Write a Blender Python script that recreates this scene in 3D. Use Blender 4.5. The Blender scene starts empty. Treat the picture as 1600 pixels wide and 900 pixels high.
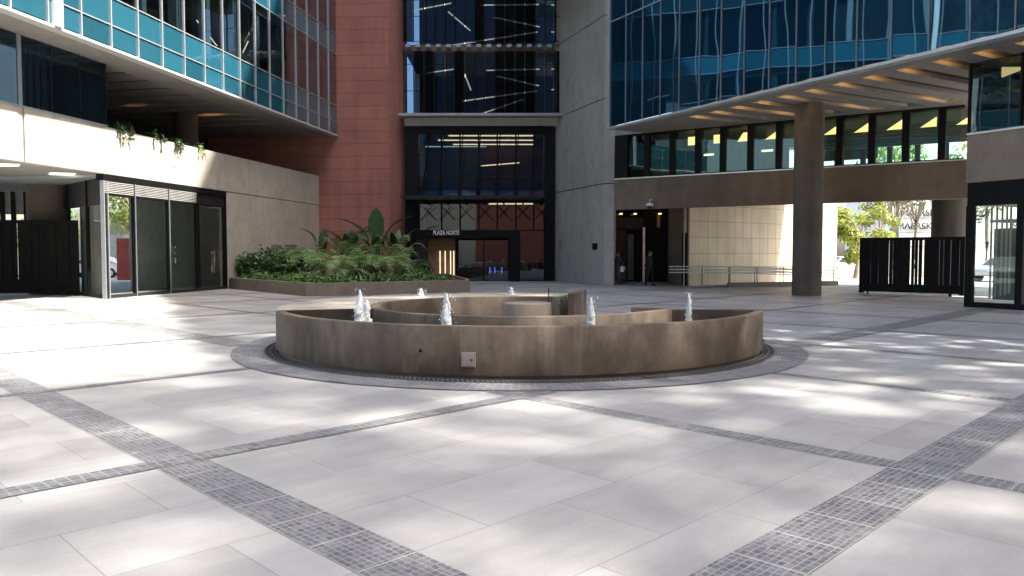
import bpy, bmesh, math, random
from mathutils import Vector, Matrix, noise
random.seed(7)
sc = bpy.context.scene
COL = sc.collection
R = math.radians
r2 = math.sqrt(.5)

# ------------------------------------------------------------------ camera model
F, PITCH, CAMH = 1200., math.atan(54/1200.), 1.6
def ray(px, py):
    x = (px-800)/F; yy = -(py-450)/F
    c, s = math.cos(PITCH), math.sin(PITCH)
    return Vector((x, c+yy*s, -s+yy*c))
def gnd(px, py, z=0.):
    d = ray(px, py); t = (z-CAMH)/d.z
    return Vector((d.x*t, d.y*t, z))
def at(px, py, Y):
    d = ray(px, py); t = Y/d.y
    return Vector((d.x*t, Y, CAMH+d.z*t))
def V2(x, y): return Vector((x, y, 0))

# ------------------------------------------------------------------ materials
class NT:
    def __init__(s, name):
        s.m = bpy.data.materials.new(name); s.m.use_nodes = True
        s.t = s.m.node_tree; s.n = s.t.nodes; s.l = s.t.links
        s.n.clear(); s.out = s.n.new('ShaderNodeOutputMaterial')
    def new(s, ty, **kw):
        nd = s.n.new('ShaderNode'+ty)
        for k, v in kw.items():
            if k.startswith('i_'):
                key = k[2:]; key = int(key) if key.isdigit() else key.replace('_', ' ')
                nd.inputs[key].default_value = v
            else: setattr(nd, k, v)
        return nd
    def link(s, a, b): s.l.new(a, b)
def c4(c): return (c[0], c[1], c[2], 1)
def ramp(T, src, stops):
    n = T.new('ValToRGB'); e = n.color_ramp.elements
    while len(e) < len(stops): e.new(.5)
    for i, (p, c) in enumerate(stops):
        e[i].position = p; e[i].color = c4(c) if not isinstance(c, float) else (c, c, c, 1)
    T.link(src, n.inputs[0]); return n
def mixc(T, a, b, fac, mode='MIX'):
    n = T.new('Mix', data_type='RGBA', blend_type=mode)
    for sock, v in ((n.inputs[0], fac), (n.inputs[6], a), (n.inputs[7], b)):
        if hasattr(v, 'is_linked'): T.link(v, sock)
        else: sock.default_value = v if isinstance(v, float) else c4(v)
    return n.outputs[2]
def coords(T, scale=(1, 1, 1), space='Object', rot=(0, 0, 0)):
    tc = T.new('TexCoord'); mp = T.new('Mapping'); mp.inputs['Scale'].default_value = scale
    mp.inputs['Rotation'].default_value = rot
    T.link(tc.outputs[space], mp.inputs[0]); return mp.outputs[0]
def noise_n(T, vec, scale, detail=5, rough=.6):
    n = T.new('TexNoise'); n.inputs['Scale'].default_value = scale
    n.inputs['Detail'].default_value = detail; n.inputs['Roughness'].default_value = rough
    T.link(vec, n.inputs['Vector']); return n.outputs[0]
def bump(T, h, strength=.2, dist=.02):
    b = T.new('Bump'); b.inputs['Strength'].default_value = strength; b.inputs['Distance'].default_value = dist
    T.link(h, b.inputs['Height']); return b.outputs[0]
def principled(T, col, rough=.6, metal=0., ior=1.45, normal=None):
    p = T.new('BsdfPrincipled')
    if hasattr(col, 'is_linked'): T.link(col, p.inputs['Base Color'])
    else: p.inputs['Base Color'].default_value = c4(col)
    if hasattr(rough, 'is_linked'): T.link(rough, p.inputs['Roughness'])
    else: p.inputs['Roughness'].default_value = rough
    p.inputs['Metallic'].default_value = metal; p.inputs['IOR'].default_value = ior
    if normal is not None: T.link(normal, p.inputs['Normal'])
    T.link(p.outputs[0], T.out.inputs[0]); return p

def plain(name, col, rough=.5, metal=0., var=.12, ior=1.45):
    T = NT(name); v = coords(T)
    n = noise_n(T, v, 3.0)
    a = tuple(x*(1-var) for x in col); b = tuple(min(1, x*(1+var)) for x in col)
    cr = ramp(T, n, [(.3, a), (.7, b)])
    principled(T, cr.outputs[0], rough, metal, ior); return T.m
def concrete(name, col, dark=.72, light=1.12, streak=.35, rough=.85, patch=None, big=.35, holes=False):
    T = NT(name); v = coords(T)
    n1 = noise_n(T, v, big, 6, .62)
    base = ramp(T, n1, [(.3, tuple(c*dark for c in col)), (.5, col), (.72, tuple(c*light for c in col))]).outputs[0]
    vs = coords(T, (1.5, 1.5, .16)); n2 = noise_n(T, vs, 1.0, 6, .65)
    st = ramp(T, n2, [(.42, (.6, .58, .55)), (.62, (1, 1, 1))]).outputs[0]
    base = mixc(T, base, st, streak, 'MULTIPLY')
    nm = noise_n(T, v, 1.7, 7, .72); base = mixc(T, base, ramp(T, nm, [(.32, (.78, .76, .73)), (.5, (1, 1, 1)), (.7, (1.12, 1.11, 1.1))]).outputs[0], .75, 'MULTIPLY')
    n3 = noise_n(T, v, 22, 6, .7)
    sp = ramp(T, n3, [(.3, (.8, .8, .8)), (.7, (1.08, 1.08, 1.08))]).outputs[0]
    base = mixc(T, base, sp, .6, 'MULTIPLY')
    if patch:
        n4 = noise_n(T, coords(T, (1, 1, .7)), 1.5, 7, .68)
        f = ramp(T, n4, [(.5, 0.), (.72, .5)]).outputs[0]
        base = mixc(T, base, patch, f)
        n6 = noise_n(T, coords(T, (9, 9, .9)), 1., 5, .6); n7 = noise_n(T, coords(T, (1, 1, 1)), .9, 3, .5); pr_ = T.new('Math', operation='MULTIPLY'); T.link(n6, pr_.inputs[0]); T.link(n7, pr_.inputs[1])
        base = mixc(T, base, patch, ramp(T, pr_.outputs[0], [(.31, 0.), (.42, .32)]).outputs[0])
        n5 = noise_n(T, coords(T, (2.2, 2.2, .5)), 1.1, 7, .7)
        f5 = ramp(T, n5, [(.30, .75), (.44, 0.)]).outputs[0]
        base = mixc(T, base, tuple(c*.42 for c in col), f5)
    if holes:
        vo = T.new('TexVoronoi'); vo.inputs['Scale'].default_value = .8; vo.inputs['Randomness'].default_value = .3
        T.link(v, vo.inputs['Vector'])
        h = ramp(T, vo.outputs['Distance'], [(.028, (.25, .24, .22)), (.036, (1, 1, 1))]).outputs[0]
        base = mixc(T, base, h, 1., 'MULTIPLY')
    principled(T, base, rough, 0, 1.4, bump(T, n3, .25, .01)); return T.m

def glass(name, tint, refl, rough=.01, wave=.0, wscale=.6, f0=.08, fmax=.85, power=3.2):
    """thin pane: transparent tinted film mixed with a mirror-like coating; slightly wavy like real float glass"""
    T = NT(name)
    tr = T.new('BsdfTransparent'); tr.inputs[0].default_value = c4(tint)
    gl = T.new('BsdfGlossy'); gl.inputs[0].default_value = c4(refl); gl.inputs['Roughness'].default_value = rough
    lw = T.new('LayerWeight'); lw.inputs[0].default_value = .5
    mr = T.new('MapRange'); mr.inputs[1].default_value = .0; mr.inputs[2].default_value = 1.
    mr.inputs[3].default_value = f0; mr.inputs[4].default_value = fmax
    pw = T.new('Math', operation='POWER'); pw.inputs[1].default_value = power
    T.link(lw.outputs['Facing'], pw.inputs[0]); T.link(pw.outputs[0], mr.inputs[0])
    if wave:
        tc = T.new('TexCoord'); oi = T.new('ObjectInfo')
        add = T.new('VectorMath', operation='ADD'); T.link(tc.outputs['Object'], add.inputs[0])
        sc_ = T.new('VectorMath', operation='SCALE'); sc_.inputs[0].default_value = (17, 31, 23); T.link(oi.outputs['Random'], sc_.inputs['Scale'])
        T.link(sc_.outputs[0], add.inputs[1])
        n = noise_n(T, add.outputs[0], wscale, 1, .4)
        T.link(bump(T, n, 1.0, wave), gl.inputs['Normal'])
    mx = T.new('MixShader'); T.link(mr.outputs[0], mx.inputs[0]); T.link(tr.outputs[0], mx.inputs[1]); T.link(gl.outputs[0], mx.inputs[2])
    T.link(mx.outputs[0], T.out.inputs[0]); return T.m
def coated(name, col, refl, f0=.1, fmax=.8, wave=.012, wscale=.6, var=.25, power=3.2):
    """opaque spandrel glass: a painted back with a mirror-like wavy front"""
    T = NT(name)
    oi = T.new('ObjectInfo')
    cr = ramp(T, oi.outputs['Random'], [(0, tuple(c*(1-var) for c in col)), (1, tuple(c*(1+var) for c in col))])
    di = T.new('BsdfDiffuse'); T.link(cr.outputs[0], di.inputs[0])
    gl = T.new('BsdfGlossy'); gl.inputs[0].default_value = c4(refl); gl.inputs['Roughness'].default_value = .02
    tc = T.new('TexCoord')
    add = T.new('VectorMath', operation='ADD'); T.link(tc.outputs['Object'], add.inputs[0])
    sc_ = T.new('VectorMath', operation='SCALE'); sc_.inputs[0].default_value = (17, 31, 23); T.link(oi.outputs['Random'], sc_.inputs['Scale'])
    T.link(sc_.outputs[0], add.inputs[1])
    n = noise_n(T, add.outputs[0], wscale, 1, .4)
    T.link(bump(T, n, 1.0, wave), gl.inputs['Normal'])
    lw = T.new('LayerWeight'); lw.inputs[0].default_value = .5
    pw = T.new('Math', operation='POWER'); pw.inputs[1].default_value = power
    mr = T.new('MapRange'); mr.inputs[3].default_value = f0; mr.inputs[4].default_value = fmax
    T.link(lw.outputs['Facing'], pw.inputs[0]); T.link(pw.outputs[0], mr.inputs[0])
    mx = T.new('MixShader'); T.link(mr.outputs[0], mx.inputs[0]); T.link(di.outputs[0], mx.inputs[1]); T.link(gl.outputs[0], mx.inputs[2])
    T.link(mx.outputs[0], T.out.inputs[0]); return T.m
def emit(name, col, strength):
    T = NT(name); e = T.new('Emission'); e.inputs[0].default_value = c4(col); e.inputs[1].default_value = strength
    T.link(e.outputs[0], T.out.inputs[0]); return T.m
def leaf(name, a, b, trans=.35, rough=.45):
    T = NT(name); g = T.new('NewGeometry')
    n = noise_n(T, coords(T), 2.3, 3)
    mixf = T.new('Math', operation='ADD'); T.link(n, mixf.inputs[0]); T.link(g.outputs['Random Per Island'], mixf.inputs[1])
    h = T.new('Math', operation='MULTIPLY'); h.inputs[1].default_value = .5; T.link(mixf.outputs[0], h.inputs[0])
    col = ramp(T, h.outputs[0], [(.2, a), (.8, b)]).outputs[0]
    p = T.new('BsdfPrincipled'); T.link(col, p.inputs['Base Color']); p.inputs['Roughness'].default_value = rough
    tl = T.new('BsdfTranslucent'); T.link(col, tl.inputs[0])
    mx = T.new('MixShader'); mx.inputs[0].default_value = trans
    T.link(p.outputs[0], mx.inputs[1]); T.link(tl.outputs[0], mx.inputs[2]); T.link(mx.outputs[0], T.out.inputs[0]); return T.m

def paving_mat():
    T = NT('granite_slabs'); v = coords(T)
    br = T.new('TexBrick'); T.link(v, br.inputs['Vector'])
    br.offset = .5; br.inputs['Scale'].default_value = 1.; br.inputs['Mortar Size'].default_value = .0035
    br.inputs['Mortar Smooth'].default_value = .2
    br.inputs['Brick Width'].default_value = 1.22; br.inputs['Row Height'].default_value = .81; br.inputs['Bias'].default_value = 0
    br.inputs['Color1'].default_value = (.315, .307, .304, 1); br.inputs['Color2'].default_value = (.395, .387, .384, 1); br.inputs['Mortar'].default_value = (.20, .195, .19, 1)
    n = noise_n(T, v, .9, 6, .65); f = ramp(T, n, [(.3, (.86, .85, .85)), (.7, (1.06, 1.06, 1.06))]).outputs[0]
    col = mixc(T, br.outputs[0], f, 1., 'MULTIPLY')
    n2 = noise_n(T, v, 60, 4, .7); f2 = ramp(T, n2, [(.3, (.86, .86, .86)), (.7, (1.07, 1.07, 1.07))]).outputs[0]
    col = mixc(T, col, f2, .8, 'MULTIPLY')
    n3 = noise_n(T, v, 2.6, 8, .72); f3 = ramp(T, n3, [(.60, 0.), (.74, .30)]).outputs[0]
    col = mixc(T, col, (.26, .25, .245), f3)
    n4 = noise_n(T, v, .55, 9, .78); f4 = ramp(T, n4, [(.52, 0.), (.70, .42)]).outputs[0]
    col = mixc(T, col, (.27, .262, .25), f4)
    nst = noise_n(T, coords(T, (.35, 2.6, 1)), 1.4, 7, .7); col = mixc(T, col, ramp(T, nst, [(.3, (.9, .9, .895)), (.6, (1.04, 1.04, 1.04))]).outputs[0], 1., 'MULTIPLY')
    vo = T.new('TexVoronoi'); vo.inputs['Scale'].default_value = 1.7; T.link(v, vo.inputs['Vector'])
    gum = ramp(T, vo.outputs['Distance'], [(.018, (.62, .61, .6)), (.03, (1, 1, 1))]).outputs[0]; col = mixc(T, col, gum, .8, 'MULTIPLY')
    rg = ramp(T, n, [(.3, .62), (.7, .45)]).outputs[0]
    principled(T, col, rg, 0, 1.45, bump(T, n2, .08, .004)); return T.m
def sett_mat(name, uv, w, h, mat_len=None, joint=.17):
    T = NT(name); v = coords(T, (1, 1, 1), 'UV')
    wn = T.new('TexNoise'); wn.inputs['Scale'].default_value = 7.; wn.inputs['Detail'].default_value = 3; T.link(v, wn.inputs['Vector'])
    w1_ = T.new('VectorMath', operation='SUBTRACT'); w1_.inputs[1].default_value = (.5, .5, .5); T.link(wn.outputs[1], w1_.inputs[0])
    w2_ = T.new('VectorMath', operation='SCALE'); w2_.inputs['Scale'].default_value = .028; T.link(w1_.outputs[0], w2_.inputs[0])
    w3_ = T.new('VectorMath', operation='ADD'); T.link(v, w3_.inputs[0]); T.link(w2_.outputs[0], w3_.inputs[1])
    br = T.new('TexBrick'); T.link(w3_.outputs[0], br.inputs['Vector']); br.offset = 0.
    br.inputs['Scale'].default_value = 1.; br.inputs['Mortar Size'].default_value = h*joint*.62; br.inputs['Mortar Smooth'].default_value = .1
    br.inputs['Brick Width'].default_value = w; br.inputs['Row Height'].default_value = h; br.inputs['Bias'].default_value = -.1
    br.inputs['Color1'].default_value = (.105, .106, .116, 1); br.inputs['Color2'].default_value = (.20, .202, .215, 1); br.inputs['Mortar'].default_value = (.285, .28, .278, 1)
    n = noise_n(T, v, 35, 4, .7); f = ramp(T, n, [(.3, (.7, .7, .7)), (.72, (1.35, 1.35, 1.35))]).outputs[0]
    col = mixc(T, br.outputs[0], f, .8, 'MULTIPLY')
    if mat_len:
        b2 = T.new('TexBrick'); T.link(v, b2.inputs['Vector']); b2.offset = 0.
        b2.inputs['Scale'].default_value = 1.; b2.inputs['Mortar Size'].default_value = .007; b2.inputs['Brick Width'].default_value = mat_len; b2.inputs['Row Height'].default_value = 50.
        b2.inputs['Color1'].default_value = (0, 0, 0, 1); b2.inputs['Color2'].default_value = (0, 0, 0, 1); b2.inputs['Mortar'].default_value = (1, 1, 1, 1)
        col = mixc(T, col, (.42, .41, .4), b2.outputs[0])
    n2 = noise_n(T, v, 1.3, 7, .72); f2 = ramp(T, n2, [(.5, 0.), (.7, .75)]).outputs[0]
    col = mixc(T, col, (.19, .187, .185), f2)
    n5 = noise_n(T, v, 3.1, 6, .7); f5 = ramp(T, n5, [(.3, (.62, .62, .64)), (.55, (1, 1, 1)), (.75, (1.25, 1.24, 1.22))]).outputs[0]; col = mixc(T, col, f5, .9, 'MULTIPLY')
    hb = T.new('Math', operation='SUBTRACT'); hb.inputs[0].default_value = 1.; T.link(br.outputs[1], hb.inputs[1])
    principled(T, col, .5, 0, 1.45, bump(T, hb.outputs[0], .5, .006)); return T.m
def brick_wall(name, c1, c2, mortar, w, h, msize, rough=.7, axis_rot=0., dirt=.3, off=0.):
    T = NT(name); v = coords(T, (1, 1, 1), 'UV')
    br = T.new('TexBrick'); T.link(v, br.inputs['Vector']); br.offset = off
    br.inputs['Scale'].default_value = 1.; br.inputs['Mortar Size'].default_value = msize; br.inputs['Brick Width'].default_value = w; br.inputs['Row Height'].default_value = h
    br.inputs['Color1'].default_value = c4(c1); br.inputs['Color2'].default_value = c4(c2); br.inputs['Mortar'].default_value = c4(mortar)
    n = noise_n(T, v, .5, 6, .6); f = ramp(T, n, [(.3, (.82, .82, .82)), (.7, (1.1, 1.1, 1.1))]).outputs[0]
    col = mixc(T, br.outputs[0], f, 1., 'MULTIPLY')
    n3 = noise_n(T, coords(T, (2.2, .13, 1), 'UV'), 1., 6, .65); col = mixc(T, col, ramp(T, n3, [(.3, (.80, .79, .79)), (.58, (1.04, 1.04, 1.04))]).outputs[0], .8, 'MULTIPLY')
    n2 = noise_n(T, v, 40, 4, .7); f2 = ramp(T, n2, [(.3, (.85, .85, .85)), (.7, (1.1, 1.1, 1.1))]).outputs[0]
    col = mixc(T, col, f2, .6, 'MULTIPLY')
    principled(T, col, rough, 0, 1.45, bump(T, n2, .15, .006)); return T.m

M = {}
M['paving'] = paving_mat()
M['asphalt'] = plain('street_asphalt', (.16, .155, .15), .9)
M['sett_long'] = sett_mat('sett_rows', 1, .056, .043, .46)
M['sett_thin'] = sett_mat('sett_thin_rows', 1, .075, .09, None, .12)
M['sett_small'] = sett_mat('sett_small_squares', 1, .06, .06, .62)
M['sett_ring'] = sett_mat('sett_ring_rows', 1, .1, .052, None)
M['conc_warm'] = concrete('board_marked_concrete', (.50, .45, .39), .84, 1.08, .22, holes=True)
M['conc_grey'] = concrete('tower_concrete', (.46, .435, .41), .86, 1.06, .25, holes=False, big=.25)
M['conc_brown'] = concrete('brown_concrete_beam', (.21, .172, .14), .8, 1.1, .3, big=.4)
M['conc_col'] = concrete('brown_concrete_column', (.128, .112, .097), .8, 1.1, .3, big=.5)
M['conc_fount'] = concrete('stained_fountain_concrete', (.112, .085, .063), .55, 1.4, .6, .7, patch=(.225, .185, .15), big=1.1)
M['conc_pav'] = concrete('pavilion_concrete', (.30, .26, .215), .85, 1.08, .25, holes=True)
M['conc_ledge'] = concrete('worn_fountain_rim', (.43, .375, .32), .7, 1.15, .1, .75, patch=(.32, .25, .19), big=1.6)
M['conc_plant'] = concrete('planter_concrete', (.24, .20, .165), .8, 1.1, .3)
M['soffit'] = concrete('painted_soffit', (.31, .295, .275), .92, 1.04, .08)
M['soffit_dark'] = plain('soffit_beam_brown', (.12, .10, .082), .85)
M['white'] = plain('white_painted_metal', (.78, .78, .77), .4, 0, .05)
M['frame_grey'] = plain('pale_grey_frame', (.33, .345, .36), .5, 0, .05)
M['alu_fascia'] = plain('pale_fascia', (.52, .52, .51), .5, 0, .05)
M['rf_mullion'] = plain('slate_mullion', (.17, .19, .215), .5, 0, .08)
M['alu'] = plain('light_aluminium', (.62, .64, .66), .35, .6, .05)
M['alu_dim'] = plain('grey_aluminium', (.38, .40, .42), .4, .5, .08)
M['black'] = plain('black_painted_steel', (.008, .008, .009), .55, 0., .25, 1.22)
M['dark'] = plain('dark_steel', (.022, .022, .025), .5, 0., .2, 1.3)
M['rail_steel'] = plain('brushed_steel', (.62, .62, .61), .45, .3, .04)
M['steel'] = plain('stainless_steel', (.6, .6, .6), .22, .95, .06)
M['grate_steel'] = plain('galvanised_grate', (.12, .12, .122), .5, .3, .2)
M['red'] = brick_wall('red_stucco_courses', (.355, .146, .114), (.385, .160, .128), (.235, .096, .078), 900., .715, .022, .85)
M['tile'] = brick_wall('beige_stone_tiles', (.62, .50, .34), (.66, .54, .38), (.30, .24, .17), .7, .8, .014, .5)
M['tile_dark'] = brick_wall('brown_stone_tiles', (.18, .145, .115), (.20, .16, .13), (.11, .09, .07), 1.4, .8, .012, .6)
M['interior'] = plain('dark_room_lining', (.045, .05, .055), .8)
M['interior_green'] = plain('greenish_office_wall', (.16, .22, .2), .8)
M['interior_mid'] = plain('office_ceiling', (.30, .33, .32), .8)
M['wood'] = plain('oak_slats', (.32, .19, .09), .5, 0, .25)
M['gl_spand'] = coated('teal_spandrel_glass', (.02, .108, .158), (.75, .85, .92), .10, 1., .004, .5, .25, 2.1)
M['gl_vision'] = glass('smoked_vision_glass', (.42, .5, .52), (.75, .85, .9), .01, .004, .5, .10, 1., 2.1)
M['gl_blue'] = coated('blue_mirror_glass', (.004, .022, .045), (.34, .70, 1.), .20, .7, .018, .33)
M['gl_navy'] = glass('dark_navy_glass', (.22, .32, .36), (.5, .7, .85), .01, .005, .5, .06, .5)
M['gl_green'] = glass('green_ribbon_glass', (.62, .86, .78), (.7, .95, .95), .005, .006, .5, .08, .6)
M['gl_clear'] = glass('clear_shopfront_glass', (.80, .86, .83), (.85, .95, .92), .005, .002, .5, .075, .5)
M['gl_lobby'] = glass('lobby_glass', (.42, .44, .45), (.9, .95, 1.), .005, .004, .4, .11)
M['gl_tower'] = glass('stair_tower_glass', (.40, .48, .56), (.45, .62, .85), .01, .006, .6, .10)
M['gl_spandrel_navy'] = coated('navy_spandrel', (.02, .05, .1), (.6, .75, .9), .08)
M['mesh'] = glass('dark_perforated_sheet', (.34, .33, .34), (.05, .05, .05), .4, 0, .5, .1, .3)
M['led'] = emit('warm_led_strip', (1, .84, .58), .5)
M['led_lobby'] = emit('lobby_led_strip', (1, .80, .52), 1.3)
M['lamp_warm'] = emit('amber_downlight', (1, .56, .18), 7.)
M['lamp_panel'] = emit('amber_light_panel', (1, .60, .25), .5)
M['lamp_dim'] = emit('dim_amber_downlight', (1, .5, .18), .9)
M['lamp_white'] = emit('white_downlight', (1, .93, .78), 2.2)
M['blue_led'] = emit('blue_indicator', (.1, .15, 1), 1.5)
M['water'] = NT('fountain_water').m
T = NT('fountain_water_dark'); nn = noise_n(T, coords(T), 9, 4, .6); principled(T, (.012, .014, .012), .12, 0, 1.33, bump(T, nn, .5, .03)); M['water'] = T.m
T = NT('white_water_foam'); nn = noise_n(T, coords(T, (1, 1, .45)), 40, 5, .7)
pd_ = T.new('BsdfPrincipled'); pd_.inputs['Base Color'].default_value = (.9, .92, .94, 1); pd_.inputs['Roughness'].default_value = .25; pd_.inputs['IOR'].default_value = 1.33
tl_ = T.new('BsdfTranslucent'); tl_.inputs[0].default_value = (.9, .93, .95, 1); tr_ = T.new('BsdfTransparent')
m1 = T.new('MixShader'); m1.inputs[0].default_value = .35; T.link(pd_.outputs[0], m1.inputs[1]); T.link(tl_.outputs[0], m1.inputs[2])
m2 = T.new('MixShader'); T.link(ramp(T, nn, [(.36, .3), (.52, .0)]).outputs[0], m2.inputs[0]); T.link(m1.outputs[0], m2.inputs[1]); T.link(tr_.outputs[0], m2.inputs[2]); T.link(m2.outputs[0], T.out.inputs[0]); M['foam'] = T.m
M['soil'] = plain('planter_soil', (.05, .04, .03), .95)
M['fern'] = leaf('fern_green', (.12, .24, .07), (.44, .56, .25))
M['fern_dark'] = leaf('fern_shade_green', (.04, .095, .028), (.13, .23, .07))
M['banana'] = leaf('broad_leaf_green', (.018, .05, .018), (.055, .115, .035), .2, .3)
M['shrub'] = leaf('glossy_shrub_green', (.022, .06, .018), (.07, .15, .04), .2, .35)
M['cover'] = leaf('ground_cover_green', (.04, .11, .022), (.16, .30, .07), .25, .4)
M['street_leaf'] = leaf('sunny_street_leaf', (.13, .17, .02), (.36, .38, .07), .5)
M['dark_leaf'] = leaf('dark_street_leaf', (.04, .055, .02), (.13, .15, .06), .4)
M['bark'] = plain('pale_bark', (.30, .25, .19), .9, 0, .3)
M['stem'] = plain('fern_stem', (.10, .06, .03), .8)
M['sign_white'] = plain('white_letters', (.85, .85, .83), .5, 0, .03)
M['sign_blue'] = plain('pale_blue_square', (.22, .55, .78), .5, 0, .05)
M['sign_ink'] = plain('dark_letters', (.03, .035, .05), .6)
M['ware_white'] = plain('white_cladding', (.75, .75, .74), .6, 0, .05)
M['car_white'] = plain('white_car_paint', (.72, .73, .74), .2, 0, .02)
M['car_silver'] = plain('silver_car_paint', (.42, .44, .46), .22, .5, .03)
M['car_glass'] = plain('car_window', (.02, .025, .03), .08)
M['rubber'] = plain('tyre_rubber', (.02, .02, .02), .8)
M['lamp_red'] = plain('red_lens', (.4, .02, .02), .3)
M['banner_red'] = plain('red_panel', (.5, .07, .05), .6)
M['panel_grey'] = plain('pale_grey_panel', (.38, .42, .40), .6)
M['plaster'] = plain('cream_plaster', (.58, .52, .42), .85)
M['skin'] = plain('skin_tone', (.42, .25, .18), .55)
M['hair'] = plain('dark_hair', (.015, .011, .009), .5)

# ------------------------------------------------------------------ object helpers
BASE = {}
class MB:
    def __init__(s): s.v = []; s.f = []; s.uv = {}
    def add(s, pts, faces, uvs=None):
        o = len(s.v); s.v += [Vector(p) for p in pts]
        for k, f in enumerate(faces):
            if uvs: s.uv[len(s.f)] = [uvs[i] for i in f]
            s.f.append([i+o for i in f])
        return s
    def quad(s, a, b, c, d, uv=None): return s.add([a, b, c, d], [(0, 1, 2, 3)], uv)
    def box(s, x0, x1, y0, y1, z0, z1):
        p = [(x, y, z) for z in (z0, z1) for y in (y0, y1) for x in (x0, x1)]
        return s.add(p, [(0, 2, 3, 1), (4, 5, 7, 6), (0, 1, 5, 4), (2, 6, 7, 3), (0, 4, 6, 2), (1, 3, 7, 5)])
    def prism(s, poly, z0, z1):
        n = len(poly)
        p = [(a[0], a[1], z0) for a in poly]+[(a[0], a[1], z1) for a in poly]
        fs = [tuple(range(n-1, -1, -1)), tuple(range(n, 2*n))]+[(i, (i+1) % n, n+(i+1) % n, n+i) for i in range(n)]
        uv = None
        return s.add(p, fs, uv)
    def cyl(s, c, r0, r1, z0, z1, n=24):
        p = [(c[0]+r0*math.cos(2*math.pi*i/n), c[1]+r0*math.sin(2*math.pi*i/n), z0) for i in range(n)]
        p += [(c[0]+r1*math.cos(2*math.pi*i/n), c[1]+r1*math.sin(2*math.pi*i/n), z1) for i in range(n)]
        return s.add(p, [tuple(range(n-1, -1, -1)), tuple(range(n, 2*n))]+[(i, (i+1) % n, n+(i+1) % n, n+i) for i in range(n)])
    def tube(s, pts, rad, n=8):
        pts = [Vector(p) for p in pts]; rs = rad if isinstance(rad, (list, tuple)) else [rad]*len(pts)
        rings = []
        up = Vector((0, 0, 1))
        for i, p in enumerate(pts):
            d = (pts[min(i+1, len(pts)-1)]-pts[max(i-1, 0)]).normalized()
            a = d.cross(up)
            if a.length < 1e-3: a = d.cross(Vector((1, 0, 0)))
            a.normalize(); b = d.cross(a)
            rings.append([p+(a*math.cos(2*math.pi*k/n)+b*math.sin(2*math.pi*k/n))*rs[i] for k in range(n)])
        vs = [q for r in rings for q in r]; fs = []
        for i in range(len(pts)-1):
            for k in range(n): fs.append((i*n+k, i*n+(k+1) % n, (i+1)*n+(k+1) % n, (i+1)*n+k))
        fs.append(tuple(range(n-1, -1, -1))); m = (len(pts)-1)*n; fs.append(tuple(range(m, m+n)))
        return s.add(vs, fs)
    def bar(s, a, b, w, h):
        a, b = Vector(a), Vector(b); d = (b-a).normalized()
        x = d.cross(Vector((0, 0, 1)))
        if x.length < 1e-3: x = Vector((1, 0, 0))
        x.normalize(); y = d.cross(x)
        p = [q+x*i*w/2+y*j*h/2 for q in (a, b) for i, j in ((-1, -1), (1, -1), (1, 1), (-1, 1))]
        return s.add(p, [(0, 1, 2, 3), (7, 6, 5, 4), (0, 4, 5, 1), (1, 5, 6, 2), (2, 6, 7, 3), (3, 7, 4, 0)])
    def lathe(s, c, prof, n=32, closed=False):
        m = len(prof); vs = []
        for i in range(n):
            a = 2*math.pi*i/n
            vs += [(c[0]+r*math.cos(a), c[1]+r*math.sin(a), z) for r, z in prof]
        fs = []
        for i in range(n):
            j = (i+1) % n
            for k in range(m-1): fs.append((i*m+k, j*m+k, j*m+k+1, i*m+k+1))
        return s.add(vs, fs)
    def sweep(s, path, prof, caps=True, uvw=False):
        """profile (d,z) pairs, closed loop, carried along a horizontal path; d is to the right of travel"""
        n, m = len(path), len(prof); vs = []
        for i, p in enumerate(path):
            a = Vector(path[max(i-1, 0)][:2]); b = Vector(path[min(i+1, n-1)][:2]); d = (b-a).normalized(); nn = Vector((d.y, -d.x))
            if 0 < i < n-1:
                d1 = (Vector(path[i][:2])-a).normalized(); k = max(.4, abs(d1.dot(d))); nn = nn/k
            vs += [(p[0]+nn.x*q[0], p[1]+nn.y*q[0], q[1]) for q in prof]
        fs = []
        for i in range(n-1):
            for k in range(m): fs.append((i*m+k, i*m+(k+1) % m, (i+1)*m+(k+1) % m, (i+1)*m+k))
        if caps: fs += [tuple(range(m)), tuple(range((n-1)*m+m-1, (n-1)*m-1, -1))]
        return s.add(vs, fs)
    def build(s, name, mat, parent=None, smooth=False, bevel=0., at_=None, recalc=True, angle=40):
        me = bpy.data.meshes.new(name); base = Vector((0, 0, 0))
        if parent is not None: base = BASE[parent.name]
        elif at_ is not None: base = Vector(at_)
        me.from_pydata([v-base for v in s.v], [], s.f); me.update()
        if s.uv:
            ul = me.uv_layers.new(name='UVMap')
            for p in me.polygons:
                if p.index in s.uv:
                    for li, uv in zip(p.loop_indices, s.uv[p.index]): ul.data[li].uv = uv
        if recalc:
            bm = bmesh.new(); bm.from_mesh(me); bmesh.ops.recalc_face_normals(bm, faces=bm.faces); bm.to_mesh(me); bm.free()
        if isinstance(mat, str): mat = M[mat]
        me.materials.append(mat)
        o = bpy.data.objects.new(name, me); COL.objects.link(o); BASE[o.name] = base
        if parent is not None: o.parent = parent
        else: o.location = base
        if smooth:
            for p in me.polygons: p.use_smooth = True
            try: me.set_sharp_from_angle(angle=R(angle))
            except Exception: pass
        if bevel:
            b = o.modifiers.new('bevel', 'BEVEL'); b.width = bevel; b.segments = 2; b.limit_method = 'ANGLE'
        return o
def tag(o, label=None, cat=None, group=None, kind=None):
    if label: o['label'] = label
    if cat: o['category'] = cat
    if group: o['group'] = group
    if kind: o['kind'] = kind
    return o
def empty(name, loc, label=None, cat=None, group=None):
    o = bpy.data.objects.new(name, None); COL.objects.link(o); o.location = loc; BASE[o.name] = Vector(loc)
    o.empty_display_size = .2
    return tag(o, label, cat, group)
def children(o): return [c for c in bpy.data.objects if c.parent == o]
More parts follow.
